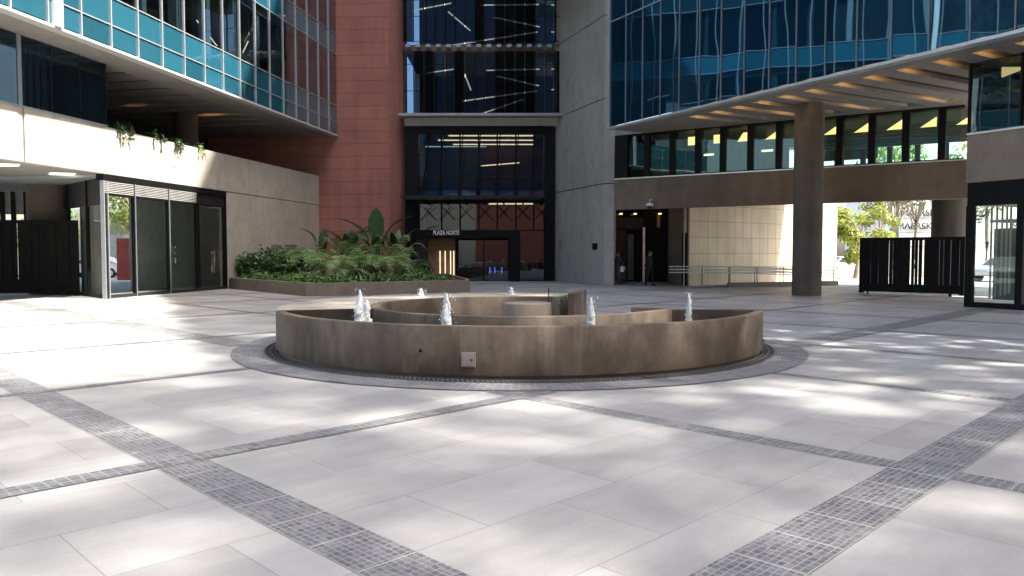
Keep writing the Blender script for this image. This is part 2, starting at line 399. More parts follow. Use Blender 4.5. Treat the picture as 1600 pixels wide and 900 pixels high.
def copy_tree(o, parent=None):
    c = o.copy(); COL.objects.link(c); c.parent = parent; BASE[c.name] = BASE[o.name]
    for ch in children(o): copy_tree(ch, c)
    return c

class Wall:
    """vertical plane through p0->p1; s along, z up, d outward (towards the plaza)"""
    def __init__(s, p0, p1, flip=False):
        s.o = Vector((p0[0], p0[1], 0)); e = Vector((p1[0]-p0[0], p1[1]-p0[1], 0)); s.L = e.length; s.e = e.normalized()
        s.n = Vector((s.e.y, -s.e.x, 0))*(-1 if flip else 1)
    def pt(s, a, z, d=0.): return s.o+s.e*a+s.n*d+Vector((0, 0, z))
    def at_px(s, px, py=396):
        d = ray(px, py); k = (s.o.dot(s.n))/d.dot(s.n)
        p = Vector((0, 0, 0))+d*k
        return (p-s.o).dot(s.e), CAMH+d.z*k
    def S(s, px, py=396): return s.at_px(px, py)[0]
    def box(s, mb, a0, a1, z0, z1, d0, d1):
        p = [s.pt(a, z, d) for z in (z0, z1) for d in (d0, d1) for a in (a0, a1)]
        return mb.add(p, [(0, 2, 3, 1), (4, 5, 7, 6), (0, 1, 5, 4), (2, 6, 7, 3), (0, 4, 6, 2), (1, 3, 7, 5)])
    def face(s, mb, a0, a1, z0, z1, d=0., uv=True):
        return mb.quad(s.pt(a0, z0, d), s.pt(a1, z0, d), s.pt(a1, z1, d), s.pt(a0, z1, d), [(a0, z0), (a1, z0), (a1, z1), (a0, z1)] if uv else None)
def wbox(w, *a): return w.box(MB(), *a)

SUN = Vector((.589, -.173, 1.))            # towards the sun: from the right, a little behind the viewer
P_SUN = Vector((.89, .45, 0)).normalized()
E_DIR = Vector((.488, -.873, 0))

# ------------------------------------------------------------------ ground
def uvrot(o): o.rotation_euler = (0, 0, R(45)); return o
g = MB(); g.quad((-400, -400, -.02), (400, -400, -.02), (400, 400, -.02), (-400, 400, -.02))
tag(g.build('street', 'asphalt'), kind='structure')
g = MB(); g.quad((-45, -45, 0), (60, -45, 0), (60, 60, 0), (-45, 60, 0))      # local axes are the paving grid
tag(uvrot(g.build('plaza_paving', 'paving')), kind='structure')
FC = Vector((.12, 13.68, 0)); FR = 4.15; RIM = .69
UL = [(2.12, 2.50, 'sett_long'), (6.0, 6.24, 'sett_small'), (9.62, 9.80, 'sett_thin'), (13.1, 13.28, 'sett_thin'), (16.6, 16.78, 'sett_thin'), (20.3, 20.48, 'sett_thin'), (24., 24.2, 'sett_thin'), (27.7, 27.9, 'sett_thin'), (31.4, 31.6, 'sett_thin')]
VL = [(1.61, 2.02, 'sett_long'), (5.85, 6.08, 'sett_thin'), (10.02, 10.2, 'sett_thin'), (14.3, 14.48, 'sett_thin'), (19.4, 19.6, 'sett_thin'), (24.6, 24.8, 'sett_thin'), (29., 29.2, 'sett_thin')]
cu, cv = (FC.x+FC.y)*r2, (FC.y-FC.x)*r2; RR = 4.84
def segs(lo, hi, off, c_off, c_al):
    """the stretches of a line at this offset that stay outside the fountain ring"""
    d = off-c_off
    if abs(d) >= RR-.02: return [(lo, hi)]
    k = math.sqrt((RR-.02)**2-d*d); return [(lo, c_al-k), (c_al+k, hi)]
z = .004
bands = {}
for (a, b, m) in UL:
    for (p, q) in segs(-4, 38, (a+b)/2, cu, cv):
        wd = (b-a)/2; cen = (a+b)/2
        if m == 'sett_small' and p > 6: wd = .28
        mb = bands.setdefault(m, MB())
        mb.quad((cen-wd, p, z), (cen+wd, p, z), (cen+wd, q, z), (cen-wd, q, z), [(p, 0), (p, 2*wd), (q, 2*wd), (q, 0)])
bands2 = {}
for (a, b, m) in VL:
    for (p, q) in segs(-4, 44, (a+b)/2, cv, cu):
        wd = (b-a)/2; cen = (a+b)/2
        if a > 5.8 and a < 6 and p > 6: wd = .28
        mb = bands2.setdefault(m, MB())
        mb.quad((p, cen-wd, 2*z), (q, cen-wd, 2*z), (q, cen+wd, 2*z), (p, cen+wd, 2*z), [(p, 0), (q, 0), (q, 2*wd), (p, 2*wd)])
for k, mb in list(bands.items())+list(bands2.items()):
    tag(uvrot(mb.build('paving_band', k)), kind='structure')
def ring_uv(mb, c, r0, r1, z, n=160):
    for i in range(n):
        a, b = 2*math.pi*i/n, 2*math.pi*(i+1)/n; rm = (r0+r1)/2
        mb.quad(*[(c.x+r*math.cos(t), c.y+r*math.sin(t), z) for r, t in ((r0, a), (r1, a), (r1, b), (r0, b))], [(a*rm, 0), (a*rm, r1-r0), (b*rm, r1-r0), (b*rm, 0)])
mb = MB(); ring_uv(mb, FC, 4.34, RR, .012); tag(mb.build('paving_band', 'sett_ring'), kind='structure')

# ------------------------------------------------------------------ fountain
fo = empty('fountain', FC, 'round spiral fountain of stained brown concrete standing in the middle of the plaza', 'fountain')
def arc(r, a0, a1, n): return [(FC.x+r*math.cos(R(a0+(a1-a0)*i/n)), FC.y+r*math.sin(R(a0+(a1-a0)*i/n))) for i in range(n+1)]
# outer wall: sector of ledge from 72 deg round the back and left to 205 deg, thin wall on to the tip at 342 deg
TIP, LEDGE0, LEDGE1 = 344, 71, 200
mb = MB(); path = arc(FR, LEDGE1, TIP, 110)
rim = [(0, .07), (0, RIM-.012), (-.012, RIM), (-.13, RIM), (-.14, RIM-.01), (-.14, .05)]
mb.sweep(path, rim); mb.build('outer_wall', 'conc_fount', fo, True, angle=50)
mb = MB(); path = arc(FR-.035, LEDGE0, TIP, 150); mb.sweep(path, [(0, .0), (0, .075), (-.1, .075), (-.1, 0)]); mb.build('plinth', 'conc_plant', fo)
mb = MB(); path = arc(FR, LEDGE0, LEDGE1, 90); mb.sweep(path, [(0, .07), (0, RIM-.015), (-.015, RIM), (-1.48, RIM), (-1.48, .05)]); mb.build('ledge', 'conc_ledge', fo, True, angle=50)
RI = 2.62
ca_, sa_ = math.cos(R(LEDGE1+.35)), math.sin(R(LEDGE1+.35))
mb = MB(); mb.bar((FC.x+ca_*(FR-.16), FC.y+sa_*(FR-.16), .375), (FC.x+ca_*(RI+.0), FC.y+sa_*(RI+.0), .375), .05, .62); mb.build('ledge_end_shade', plain('shade_dark_concrete', (.05, .042, .034), .5, 0, .3), fo)  # thin plate, its dark colour stands in for shade on the ledge's end
mb = MB(); path = arc(RI, 74, 318, 110)
# S-curve out of the inner ring to the right, then the straight back wall to the tip
p_end = Vector((FC.x+RI*math.cos(R(318)), FC.y+RI*math.sin(R(318))))
tipv = Vector((FC.x+(FR-.06)*math.cos(R(TIP)), FC.y+(FR-.06)*math.sin(R(TIP))))
cor = Vector((2.62, 12.55))
d0 = Vector((-math.sin(R(318)), math.cos(R(318)))); 
for i in range(1, 13):
    t = i/12; q1 = p_end+d0*.22; path.append(tuple((1-t)**2*p_end+2*t*(1-t)*q1+t*t*cor))
mb.sweep(path, [(0, .1), (0, RIM-.012), (-.012, RIM), (-.12, RIM), (-.13, RIM-.01), (-.13, .1)]); mb.build('inner_wall', 'conc_fount', fo, True, angle=50)
mb = MB(); mb.sweep([tuple(cor+Vector((-.02, .03))), tuple(tipv)], [(0, .1), (0, RIM-.01), (-.12, RIM-.01), (-.12, .1)]); mb.build('back_wall', 'conc_fount', fo, bevel=.01)
mb = MB(); mb.sweep([(2.02, 13.02), (2.6, 12.75)], [(0, .0), (0, RIM+.0), (-.14, RIM+.0), (-.14, .0)]); mb.build('stub_wall', 'conc_plant', fo, bevel=.01)
pool = arc(FR-.1, LEDGE1, TIP, 60)+[tuple(cor)]+list(reversed(arc(RI-.05, LEDGE1, 318, 60)))
mb = MB(); mb.add([(p[0], p[1], .36) for p in pool], [tuple(range(len(pool)))]); mb.build('water_basin', 'water', fo)
mb = MB(); mb.cyl(FC, RI-.1, RI-.1, .0, .12, 64); mb.build('inner_floor', 'conc_plant', fo)
ce = gnd(820, 476, .64); ce = Vector((.3, 14.75, 0))
mb = MB(); mb.lathe(ce, [(0, .1), (.46, .1), (.46, .64), (.44, .66), (0, .66)], 40); mb.build('centre_seat', 'conc_plant', fo, True, angle=50)
# end of the ledge at the back right, with its glass plate
ea = R(LEDGE0); er = Vector((math.cos(ea), math.sin(ea), 0)); et = Vector((-math.sin(ea), math.cos(ea), 0))
mb = MB(); a = FC+er*(RI-.05)-et*.3; b = FC+er*(FR)-et*.16
mb.bar(a+Vector((0, 0, .40)), b+Vector((0, 0, .40)), .16, .74); mb.build('end_wall', 'conc_fount', fo, bevel=.01)
mb = MB(); ga, gb = at(857, 470, 15.6), at(886, 470, 16.6)
mb.add([(ga.x, ga.y, .12), (gb.x, gb.y, .12), (gb.x, gb.y, .88), (ga.x, ga.y, .88)], [(0, 1, 2, 3)]); gp = mb.build('glass_panel', 'gl_clear', fo)
mb = MB(); mb.bar((ga.x, ga.y, .1), (ga.x, ga.y, .9), .02, .02); mb.build('panel_edge', 'dark', gp)
for i in range(5):
    t = .12+.19*i; q = ga.lerp(gb, t); mb = MB(); mb.tube([(q.x-.01, q.y-.03, .42+.06*i), (q.x+.01, q.y-.10, .42+.06*i)], .022, 10); mb.build('fixing_bolt', 'steel', gp)
# access hatch, weep hole
ha = math.atan2(gnd(732, 590).y-FC.y-.0, gnd(732, 590).x-FC.x)
hx = FC.x+FR*math.sin(R(-10.6)); 
def on_front(px, py):
    d = ray(px, py); o = Vector((0, 0, CAMH)); A = d.x**2+d.y**2; B = -2*(d.x*FC.x+d.y*FC.y); C = FC.x**2+FC.y**2-FR**2
    t = (-B-math.sqrt(max(0., B*B-4*A*C)))/(2*A); return o+d*t
h0 = on_front(732, 562); nrm = (h0-FC); nrm.z = 0; nrm.normalize(); tx = Vector((-nrm.y, nrm.x, 0))
def plate(c, w, h, d, inset=0.):
    mb = MB(); p = [c+tx*i*w/2+Vector((0, 0, j*h/2))+nrm*k for k in (-.01, d) for i, j in ((-1, -1), (1, -1), (1, 1), (-1, 1))]
    return mb.add(p, [(0, 1, 2, 3), (7, 6, 5, 4), (0, 4, 5, 1), (1, 5, 6, 2), (2, 6, 7, 3), (3, 7, 4, 0)])
hatch = plate(h0, .185, .19, .012).build('access_hatch', plain('hatch_paint', (.27, .235, .2), .6), fo, bevel=.004)
plate(h0, .145, .15, .017).build('hatch_door', plain('hatch_door_paint', (.31, .27, .235), .6), hatch, bevel=.003)
q = h0+tx*.045+nrm*.018; mb = MB(); mb.tube([q, q+nrm*.012], .012, 10); mb.build('hatch_lock', 'dark', hatch)
q = on_front(657, 548); mb = MB(); n_ = (q-FC); n_.z = 0; n_.normalize(); mb.tube([q-n_*.02, q+n_*.004], .02, 12); mb.build('drain_spout', 'black', fo)
q = on_front(1194, 532); mb = MB(); n_ = (q-FC); n_.z = 0; n_.normalize(); mb.tube([q-n_*.02, q+n_*.004], .016, 12); mb.build('drain_spout', 'black', fo)
# drain grate round the foot
gr = empty('drain_grate', (FC.x+4.3, FC.y, 0), 'dark ring shaped drain grating at the foot of the round fountain', 'drain grate')
mb = MB(); ring_uv(mb, FC, FR-.06, 4.35, .006); mb.build('channel', 'black', gr)
mb = MB()
for i in range(420):
    a = 2*math.pi*i/420; c, s = math.cos(a), math.sin(a); a2 = a+.012; c2, s2 = math.cos(a2), math.sin(a2)
    mb.bar((FC.x+c*4.18, FC.y+s*4.18, .016), (FC.x+c2*4.33, FC.y+s2*4.33, .016), .018, .014)
mb.build('grate_bars', 'grate_steel', gr)
for r in (4.17, 4.25, 4.34):
    mb = MB(); p = arc(r, 0, 360, 160); mb.sweep(p, [(0, .006), (0, .026), (-.015, .026), (-.015, .006)], False); mb.build('grate_rim', 'grate_steel', gr)

def water_jet(px, X, Y, z0, z1, w, label, seed):
    """a bunch of ragged strands that rise, lean and break into drops"""
    rnd = random.Random(seed); mb = MB(); n = 12; H = z1-z0; w *= 1.22
    for q in range(13 if H > .3 else 4):
        a0 = rnd.uniform(0, 6.28); ro = w*(0 if q == 0 else rnd.uniform(.22, .52)); h = H*(1. if q == 0 else rnd.uniform(.45, .93)); r0 = w*(.72 if q == 0 else rnd.uniform(.34, .62)); rings = 26; vs = []
        for k in range(rings+1):
            t = k/rings; c = Vector((X, Y, z0))+Vector((math.cos(a0), math.sin(a0), 0))*ro*(1.15-.75*t)+Vector((noise.noise(Vector((seed+q, t*3, .2))), noise.noise(Vector((seed+q, t*3, 7.2))), 0))*w*.5*t
            pr = r0*(1.15-.55*t)*math.sqrt(max(0., 1-t**3))+.001
            for i in range(n):
                a = 2*math.pi*i/n; d = noise.noise(Vector((math.cos(a)*1.7+seed*3+q*5, math.sin(a)*1.7, t*h*22)))
                vs.append(c+Vector((pr*(1+.9*d)*math.cos(a), pr*(1+.9*d)*math.sin(a), h*t+.012*d)))
        mb.add(vs, [(k*n+i, k*n+(i+1) % n, (k+1)*n+(i+1) % n, (k+1)*n+i) for k in range(rings) for i in range(n)])
    for k in range(60):
        a = rnd.uniform(0, 6.28); t = rnd.random(); rr = w*(rnd.uniform(.5, 1.5) if t > .25 else rnd.uniform(.8, 3.2)); zz = z0+H*(t**1.3*1.03 if t > .25 else t*.5); q = rnd.uniform(.003, .0085)
        c = Vector((X+rr*math.cos(a), Y+rr*math.sin(a), zz))
        mb.add([c+Vector(p)*q for p in ((1, 0, 0), (-1, 0, 0), (0, 1, 0), (0, -1, 0), (0, 0, 1.7), (0, 0, -1))], [(0, 2, 4), (2, 1, 4), (1, 3, 4), (3, 0, 4), (2, 0, 5), (1, 2, 5), (3, 1, 5), (0, 3, 5)])
    for k in range(40):     # froth where the water falls back
        a = rnd.uniform(0, 6.28); rr = w*rnd.uniform(.6, 2.6); q = rnd.uniform(.008, .022); c = Vector((X+rr*math.cos(a), Y+rr*math.sin(a), z0+.004))
        mb.add([c+Vector(p)*q for p in ((1, 0, 0), (-1, 0, 0), (0, 1, 0), (0, -1, 0), (0, 0, .6), (0, 0, -.6))], [(0, 2, 4), (2, 1, 4), (1, 3, 4), (3, 0, 4), (2, 0, 5), (1, 2, 5), (3, 1, 5), (0, 3, 5)])
    o = mb.build('water_jet', 'foam', None, True, at_=(X, Y, z0), angle=180)
    tag(o, label, 'water jet', 'water jets of the fountain')
def jet_at(px, rad, top_py, z0, w, label, seed):
    d = ray(px, 490); lo = None
    A = d.x**2+d.y**2; B = -2*(d.x*FC.x+d.y*FC.y); C = FC.x**2+FC.y**2-rad**2; disc = math.sqrt(max(0, B*B-4*A*C))
    t = (-B-disc)/(2*A) if z0 < .6 else (-B+disc)/(2*A); X, Y = d.x*t, d.y*t
    water_jet(px, X, Y, z0, at(px, top_py, Y).z, w, label, seed)
jet_at(561, 3.42, 452, .36, .075, 'tall left hand spout of the paired white water jets at the left front', 1)
jet_at(572, 3.30, 468, .36, .085, 'shorter broad spout leaning against the tall spout at the left front', 2)
jet_at(697, 3.42, 457, .36, .075, 'thick white water jet in front of the left part of the inner ring', 3)
jet_at(924, 3.42, 464, .36, .055, 'white water jet right of the middle, before the front of the inner ring', 4)
jet_at(1076, 3.50, 458, .36, .045, 'slender white water jet nearest the right tip of the fountain', 5)
jet_at(659, 3.3, 450, RIM, .06, 'small white water jet on the left of the two behind the inner ring', 26)
jet_at(799, 3.3, 449, RIM, .045, 'small white water jet at the back, above the round centre seat', 7)

# ------------------------------------------------------------------ left side: office block over terrace and kiosk
LFp0, LFp1 = gnd(0, 12, 8.3), gnd(529, 214, 8.3)
LF = Wall(LFp0, LFp1); BAY = 1.37
lb = empty('office_block', LF.pt(10, 8.3, -6), 'office block with teal and smoked glass bays over a pale soffit, on the left', 'building', 'glass office blocks')
rows_l = [(8.42, 9.12, 'gl_spand'), (9.12, 10.03, 'gl_spand'), (10.03, 12.95, 'gl_vision'), (12.95, 14.05, 'gl_spand'), (14.05, 16.9, 'gl_vision')]
s_end = LF.L; nb = 17
m_s = [s_end-.02-BAY*i for i in range(nb+6)]
s_lo = m_s[-1]
for i in range(len(m_s)-1):
    a1, a0 = m_s[i]-.03, m_s[i+1]+.03
    for k, (z0, z1, m) in enumerate(rows_l):
        if k >= 3 and i > 11: continue
        LF.face(MB(), a0, a1, z0+.02, z1-.02, 0.).build('window', m, lb)
    if i > 11: LF.face(MB(), a0, a1, 12.97, 14.03, 0.).build('spandrel', 'gl_spand', lb)
LFU = MB()
for k in range(4):
    zb = 16.9+4.6*k; LF.box(LFU, s_lo, s_end, zb, zb+1.75, -.2, 0); 
LFU.build('upper_spandrels', plain('teal_glass_band', (.010, .036, .052), .15), lb)
LFV = MB(); LF.box(LFV, s_lo, s_end, 14.1, 35.2, -.5, -.3); LFV.build('upper_vision_band', plain('smoked_glass_band', (.012, .026, .034), .05), lb)
for sM in m_s:
    wbox(LF, sM-.021, sM+.021, 8.36, 35, -.04, .06).build('mullion', 'frame_grey', lb)
for zt in (9.12, 10.03, 12.95, 14.05, 16.9, 18.65, 21.5, 23.25, 26.1, 27.85, 30.7):
    wbox(LF, s_lo, s_end, zt-.016, zt+.016, -.03, .035).build('transom', 'frame_grey', lb)
sp0 = LF.S(86, 30); wbox(LF, sp0-.13, sp0+.16, 8.35, 30, -.05, .16).build('pilaster', 'white', lb, bevel=.01)
wbox(LF, s_lo, s_end, 8.285, 8.375, -.3, .08).build('fascia', 'alu_fascia', lb, bevel=.008)
# soffit with recessed slots between ribs, running square to the facade
DEEP = 9.5
mb = MB(); LF.box(mb, s_lo, s_end+.2, 8.28, 8.40, -1.6, -.3); LF.box(mb, s_lo, s_end, 8.28, 8.40, -DEEP, -DEEP+1.4)
i = 0; s_ = s_end
while s_ > s_lo:
    if i < 3: LF.box(mb, s_-BAY, s_, 8.281, 8.401, -DEEP+1.4, -1.6)
    else: LF.box(mb, s_-.72, s_, 8.281, 8.401, -DEEP+1.4, -1.6)
    s_ -= BAY; i += 1
mb.build('soffit', 'soffit', lb)
mb = MB(); s_ = s_end
while s_ > s_lo: LF.box(mb, s_-.74, s_+.02, 8.402, 9.0, -DEEP+1.3, -1.5); s_ -= BAY
mb.build('soffit_ribs', 'soffit_dark', lb)
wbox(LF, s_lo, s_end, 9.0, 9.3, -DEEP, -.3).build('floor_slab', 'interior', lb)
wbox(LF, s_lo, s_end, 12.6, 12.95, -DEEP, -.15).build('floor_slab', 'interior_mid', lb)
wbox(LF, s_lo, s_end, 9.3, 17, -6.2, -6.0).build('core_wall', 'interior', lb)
for k in range(12):
    sM = s_end-.7-BAY*1.0*k*1.5
    wbox(LF, sM-.12, sM+.14, 9.3, 17, -.55, -.2).build('inner_column', plain('inner_column_paint', (.16, .22, .25), .6), lb)
for k, (sa, sb, zz) in enumerate([(13, 17, 11.9), (17.5, 19.5, 12.2)]):
    mb = MB(); mb.bar(LF.pt(sa, zz, -2.2), LF.pt(sb, zz, -3.6), .05, .03); mb.build('led_strip', 'led', lb)
for (sx, dd) in ((s_end-3.0, -3.0), (s_end-7.5, -3.4), (s_end-10, -5.5)):
    wbox(LF, sx-.4, sx-.3, 8.46, 8.62, dd-.5, dd+.5).build('downlight', 'lamp_dim', lb)

LP = Wall((-15.18, 22.6), (-11.10, 44.45)); LPe = LP.L
PB, PT = 4.40, 6.06
s_k0, s_k1 = LP.S(164, 380), LP.S(355, 380)
s_joint = LP.S(37, 200)
tw = empty('terrace_wall', LP.pt(12, 0, -1), 'long cream concrete terrace parapet and wall under the teal office block', 'wall')
wbox(LP, s_joint+.04, LPe, PB, PT, -.35, 0).build('parapet', 'conc_warm', tw, bevel=.012)
wbox(LP, -16, s_joint-.04, PB, PT, -.35, 0).build('parapet', 'conc_warm', tw, bevel=.012)
wbox(LP, s_joint-.04, s_joint+.04, PB+.01, PT-.01, -.33, -.05).build('joint_strip', 'alu_dim', tw)
wbox(LP, s_k1+.02, LPe, 0, PB-.03, -.4, -.012).build('wall_panel', 'conc_warm', tw, bevel=.01)
wbox(LP, s_k1+.05, LPe-.03, PB-.03, PB, -.35, -.07).build('shadow_gap', 'dark', tw)
# passage ceiling with two lit downlights
def poly_slab(pts, z0, z1): return MB().prism(pts, z0, z1)
kc = LP.pt(s_k0, 0, 0); kv = Vector((-r2, r2, 0))         # kiosk corner, and its side running back along the grid
cl = MB(); a = LP.pt(-16, 0, -.36); b = LP.pt(s_k0+1.5, 0, -.36)
cl.prism([(a.x, a.y), (b.x, b.y), (b.x-9, b.y+9), (a.x-24, a.y+6)], PB-.005, PB+.25); cl.build('passage_ceiling', 'soffit', tw)
for (px, py) in ((97, 272), (8, 258)):
    q = gnd(px, py, PB-.02); mb = MB()
    mb.prism([(q.x+dx*r2*1.0-dy*r2*.34, q.y+dx*r2*1.0*.2+dy*.34) for dx, dy in ((-.55, -.5), (.55, -.5), (.55, .5), (-.55, .5))], PB-.03, PB-.008); mb.build('downlight', 'lamp_white', tw)
wbox(LP, s_k0+1, LPe+1, 5.2, 5.4, -10, -.36).build('terrace_floor', 'conc_grey', tw)
# smoked glass room standing on the parapet
sg1 = LP.S(168, 150)
gbx = empty('glass_terrace_room', LP.pt(sg1-4, PT, -2), 'dark navy glazed room standing on the cream parapet under the left soffit', 'glazed room')
edges = [sg1, LP.S(128, 150), LP.S(84, 150), LP.S(34, 150), LP.S(34, 150)-3.2, LP.S(34, 150)-6.4]
for i in range(len(edges)-1):
    LP.face(MB(), edges[i+1]+.02, edges[i]-.02, PT+.08, 8.27, -.06).build('glass_pane', 'gl_navy', gbx)
    w = .07 if i == 3 else .012
    wbox(LP, edges[i]-w-.01, edges[i]+w-.01, PT+.06, 8.27, -.1, -.03 if i == 3 else -.05).build('mullion', 'alu_dim' if i == 3 else 'dark', gbx)
wbox(LP, edges[-1], sg1, PT+.004, PT+.07, -.14, -.01).build('sill', 'alu_dim', gbx)
wbox(LP, sg1-.06, sg1-.02, PT+.08, 8.27, -5.5, -.1).build('end_wall', 'dark', gbx)
wbox(LP, edges[-1], sg1-.1, PT-.5, 8.27, -5.4, -5.2).build('back_wall', 'interior', gbx)
mb = MB()
for i in range(5): LP.box(mb, sg1-2.3-.28*i, sg1-2.18-.28*i, PT+.1, 8.1, -.6, -.52)
mb.build('curtain', plain('grey_curtain', (.2, .22, .24), .9), gbx)
# dark round column on the terrace
q = at(291, 215, 37.2); mb = MB(); mb.cyl((q.x, q.y), .55, .55, 5.4, 8.28, 32)
tag(mb.build('terrace_column', 'soffit_dark', None, True, at_=(q.x, q.y, 5.4)), 'dark round column in the shade of the terrace behind the parapet plants', 'column')
# back wall that closes the terrace
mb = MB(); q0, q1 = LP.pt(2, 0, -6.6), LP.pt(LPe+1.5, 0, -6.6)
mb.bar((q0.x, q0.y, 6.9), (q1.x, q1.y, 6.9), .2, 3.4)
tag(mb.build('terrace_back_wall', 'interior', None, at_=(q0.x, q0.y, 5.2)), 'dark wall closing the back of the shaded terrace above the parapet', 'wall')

# kiosk
kk = empty('glass_kiosk', kc, 'black framed glass kiosk with louvres under the cream parapet', 'kiosk')
k_edges = [s_k0, LP.S(213, 380), LP.S(266, 380), LP.S(310, 380), s_k1]
D_ = -.10
for i in range(4):
    a0, a1 = k_edges[i]+.05, k_edges[i+1]-.05
    LP.face(MB(), a0, a1, .12, 3.66, D_).build('glass_pane' if i != 2 else 'door_pane', 'gl_clear', kk)
    mb = MB()
    if i < 3:
        for j in range(7):
            z0 = 3.75+j*.062; LP.box(mb, a0, a1, z0, z0+.026, -.07, -.02)
            
        mb.build('louvre', plain('louvre_white', (.42, .41, .39), .6), kk)
    LP.box(MB(), a0, a1, 3.72, 4.18, -.14, -.1).build('louvre_back', 'dark', kk)
for i, e_ in enumerate(k_edges):
    if i == 0:
        for off in (0.03, .22): wbox(LP, e_+off-.022, e_+off+.022, 0, 4.17, -.16, -.0).build('mullion', 'alu_dim', kk, bevel=.006)
        wbox(LP, e_+.065, e_+.185, 0, 4.38, -.15, -.04).build('corner_post', 'black', kk)
    else:
        wbox(LP, e_-.05, e_+.05, 0, 4.18, -.16, -.02).build('mullion', 'black', kk, bevel=.006)
        if i < 3: wbox(LP, e_-.012, e_+.012, 0, 4.18, -.019, .012).build('cover_strip', 'alu_dim', kk)
wbox(LP, s_k0, s_k1, 4.18, 4.395, -.3, -.005).build('header', 'black', kk)
wbox(LP, s_k0+.26, s_k1, 3.66, 3.72, -.16, -.012).build('transom', 'black', kk)
wbox(LP, s_k0+.26, s_k1, 0, .12, -.16, -.012).build('sill', 'dark', kk)
for e0, e1 in ((k_edges[3], k_edges[4]),):
    wbox(LP, e0+.06, e0+.2, .13, 3.65, -.13, -.05).build('door_frame', 'black', kk); wbox(LP, e1-.2, e1-.05, .13, 3.65, -.13, -.05).build('door_frame', 'black', kk)
hs = LP.S(275, 390)
for zz in (1.62, 1.85, 1.4):
    mb = MB(); q = LP.pt(hs, zz, -.07); mb.tube([q, q+LP.n*.05], .035, 12); mb.build('door_lock', 'steel', kk)
wbox(LP, hs-.015, hs+.015, 1.2, 1.42, -.04, -.01).build('door_handle', 'steel', kk)
KS = Wall((kc.x, kc.y), (kc.x+kv.x*5, kc.y+kv.y*5), flip=True)     # side wall; outward to the left
if KS.n.dot(Vector((-1, -1, 0))) < 0: KS.n = -KS.n
ks = [0.02, KS.S(135, 380), KS.S(106, 380), 6.4]
for i in range(3):
    KS.face(MB(), ks[i]+.05, ks[i+1]-.05, .14, 3.3, -.06).build('glass_pane', 'gl_clear', kk)
    KS.face(MB(), ks[i]+.05, ks[i+1]-.05, 3.34, 4.3, -.05).build('top_panel', 'dark', kk)
    wbox(KS, ks[i+1]-.05, ks[i+1]+.05, 0, 4.38, -.12, .0).build('mullion', 'black', kk)
wbox(KS, .03, 6.4, .0, .14, -.12, -.01).build('sill', 'dark', kk)
q = LP.pt(s_k0+3.2, 0, -3.0); mb = MB(); mb.cyl((q.x, q.y), .5, .5, 0, 4.39, 28); mb.build('inner_column', 'conc_grey', kk, True)
wbox(LP, k_edges[1]+4.4, s_k1+6.5, 0, 4.38, -3.6, -3.4).build('back_wall', plain('kiosk_back', (.60, .60, .57), .8), kk)
wbox(LP, s_k0+.1, s_k1+.2, 4.3, 4.39, -5, -.3).build('ceiling', 'interior_mid', kk)

# passage column, gate
q = Vector((-18.5, 30.7, 0)); mb = MB(); mb.cyl(q, .73, .73, 0, PB-.006, 40)
tag(mb.build('passage_column', 'conc_col', None, True, at_=q), 'thick brown round column behind the black gate on the left', 'column')
def gate(name, A, B, H, nsl, label, seed, foot=.5, gap_bias=.35):
    w = Wall(A, B); rnd = random.Random(seed)
    g_ = empty(name, A, label, 'gate', 'black slatted gates')
    L = w.L
    wbox(w, 0, L, H-.12, H, -.05, .05).build('top_rail', 'black', g_, bevel=.006)
    wbox(w, 0, L, .10, foot, -.05, .05).build('bottom_panel', 'black', g_, bevel=.006)
    wbox(w, 0, .16, .04, H, -.06, .06).build('end_post', 'black', g_, bevel=.006); wbox(w, L-.16, L, .04, H, -.06, .06).build('end_post', 'black', g_, bevel=.006)
    s_ = .16
    while s_ < L-.2:
        wd = rnd.choice((.10, .12, .2, .26)); 
        dj = rnd.choice((-.03, 0, .03)); wbox(w, s_, min(s_+wd, L-.16), foot, H-.12, -.025+dj, .025+dj).build('slat', 'black', g_)
        s_ += wd+(rnd.choice((.03, .05, .035)) if rnd.random() < gap_bias else .006)
    wbox(w, .3, .34, .0, .1, -.04, .04).build('wheel', 'rubber', g_); wbox(w, L-.5, L-.4, .0, .1, -.04, .04).build('wheel', 'rubber', g_)
    return g_
gate('sliding_gate', (-20.6, 28.75, 0), (-16.55, 29.35, 0), 2.86, 24, 'wide black slatted sliding gate left of the glass kiosk', 3, .62, .4)

# street scraps beyond the left passage
mb = MB()
for (px0, px1) in ((-40, 2), (8, 18), (24, 40)):
    pass
lw = empty('lobby_screen', (-24, 34, 0), 'row of black framed windows beyond the thick passage column', 'window screen')
WS = Wall((-28.5, 34.5), (-21.3, 34.5))
for px in (-45, -20, 4, 21, 41):
    s_ = WS.S(px, 320); wbox(WS, s_-.09, s_+.09, 0, 4.36, -.06, .06).build('mullion', 'black', lw)
wbox(WS, 0, WS.S(44, 320), 3.35, 4.36, -.05, -.0).build('roller_blind', plain('grey_blind', (.34, .34, .33), .8), lw)
wbox(WS, 0, WS.S(44, 320), .0, .4, -.05, .05).build('sill', 'black', lw)
bw = MB(); bw.box(-60, -16.5, 58, 58.4, 0, 4.6); tag(bw.build('boundary_wall', 'plaster', None, at_=(-30, 58, 0)), 'sunlit cream street wall seen through the glass kiosk', 'wall')
bw = MB(); bw.box(-32, -23.6, 54.4, 54.6, 0, 2.9); 
tag(bw.build('street_hoarding', 'panel_grey', None, at_=(-27.5, 54.5, 0)), 'pale grey hoarding across the street seen through the kiosk glass', 'hoarding')
q0, q1 = at(182, 400, 43), at(200, 400, 43)
bw = MB(); bw.box(q0.x, q1.x, 43, 43.25, 0.1, 2.45); tag(bw.build('street_banner', 'banner_red', None, at_=((q0.x+q1.x)/2, 43, .35), bevel=.02), 'upright red panel standing in the street behind the kiosk glass', 'panel')

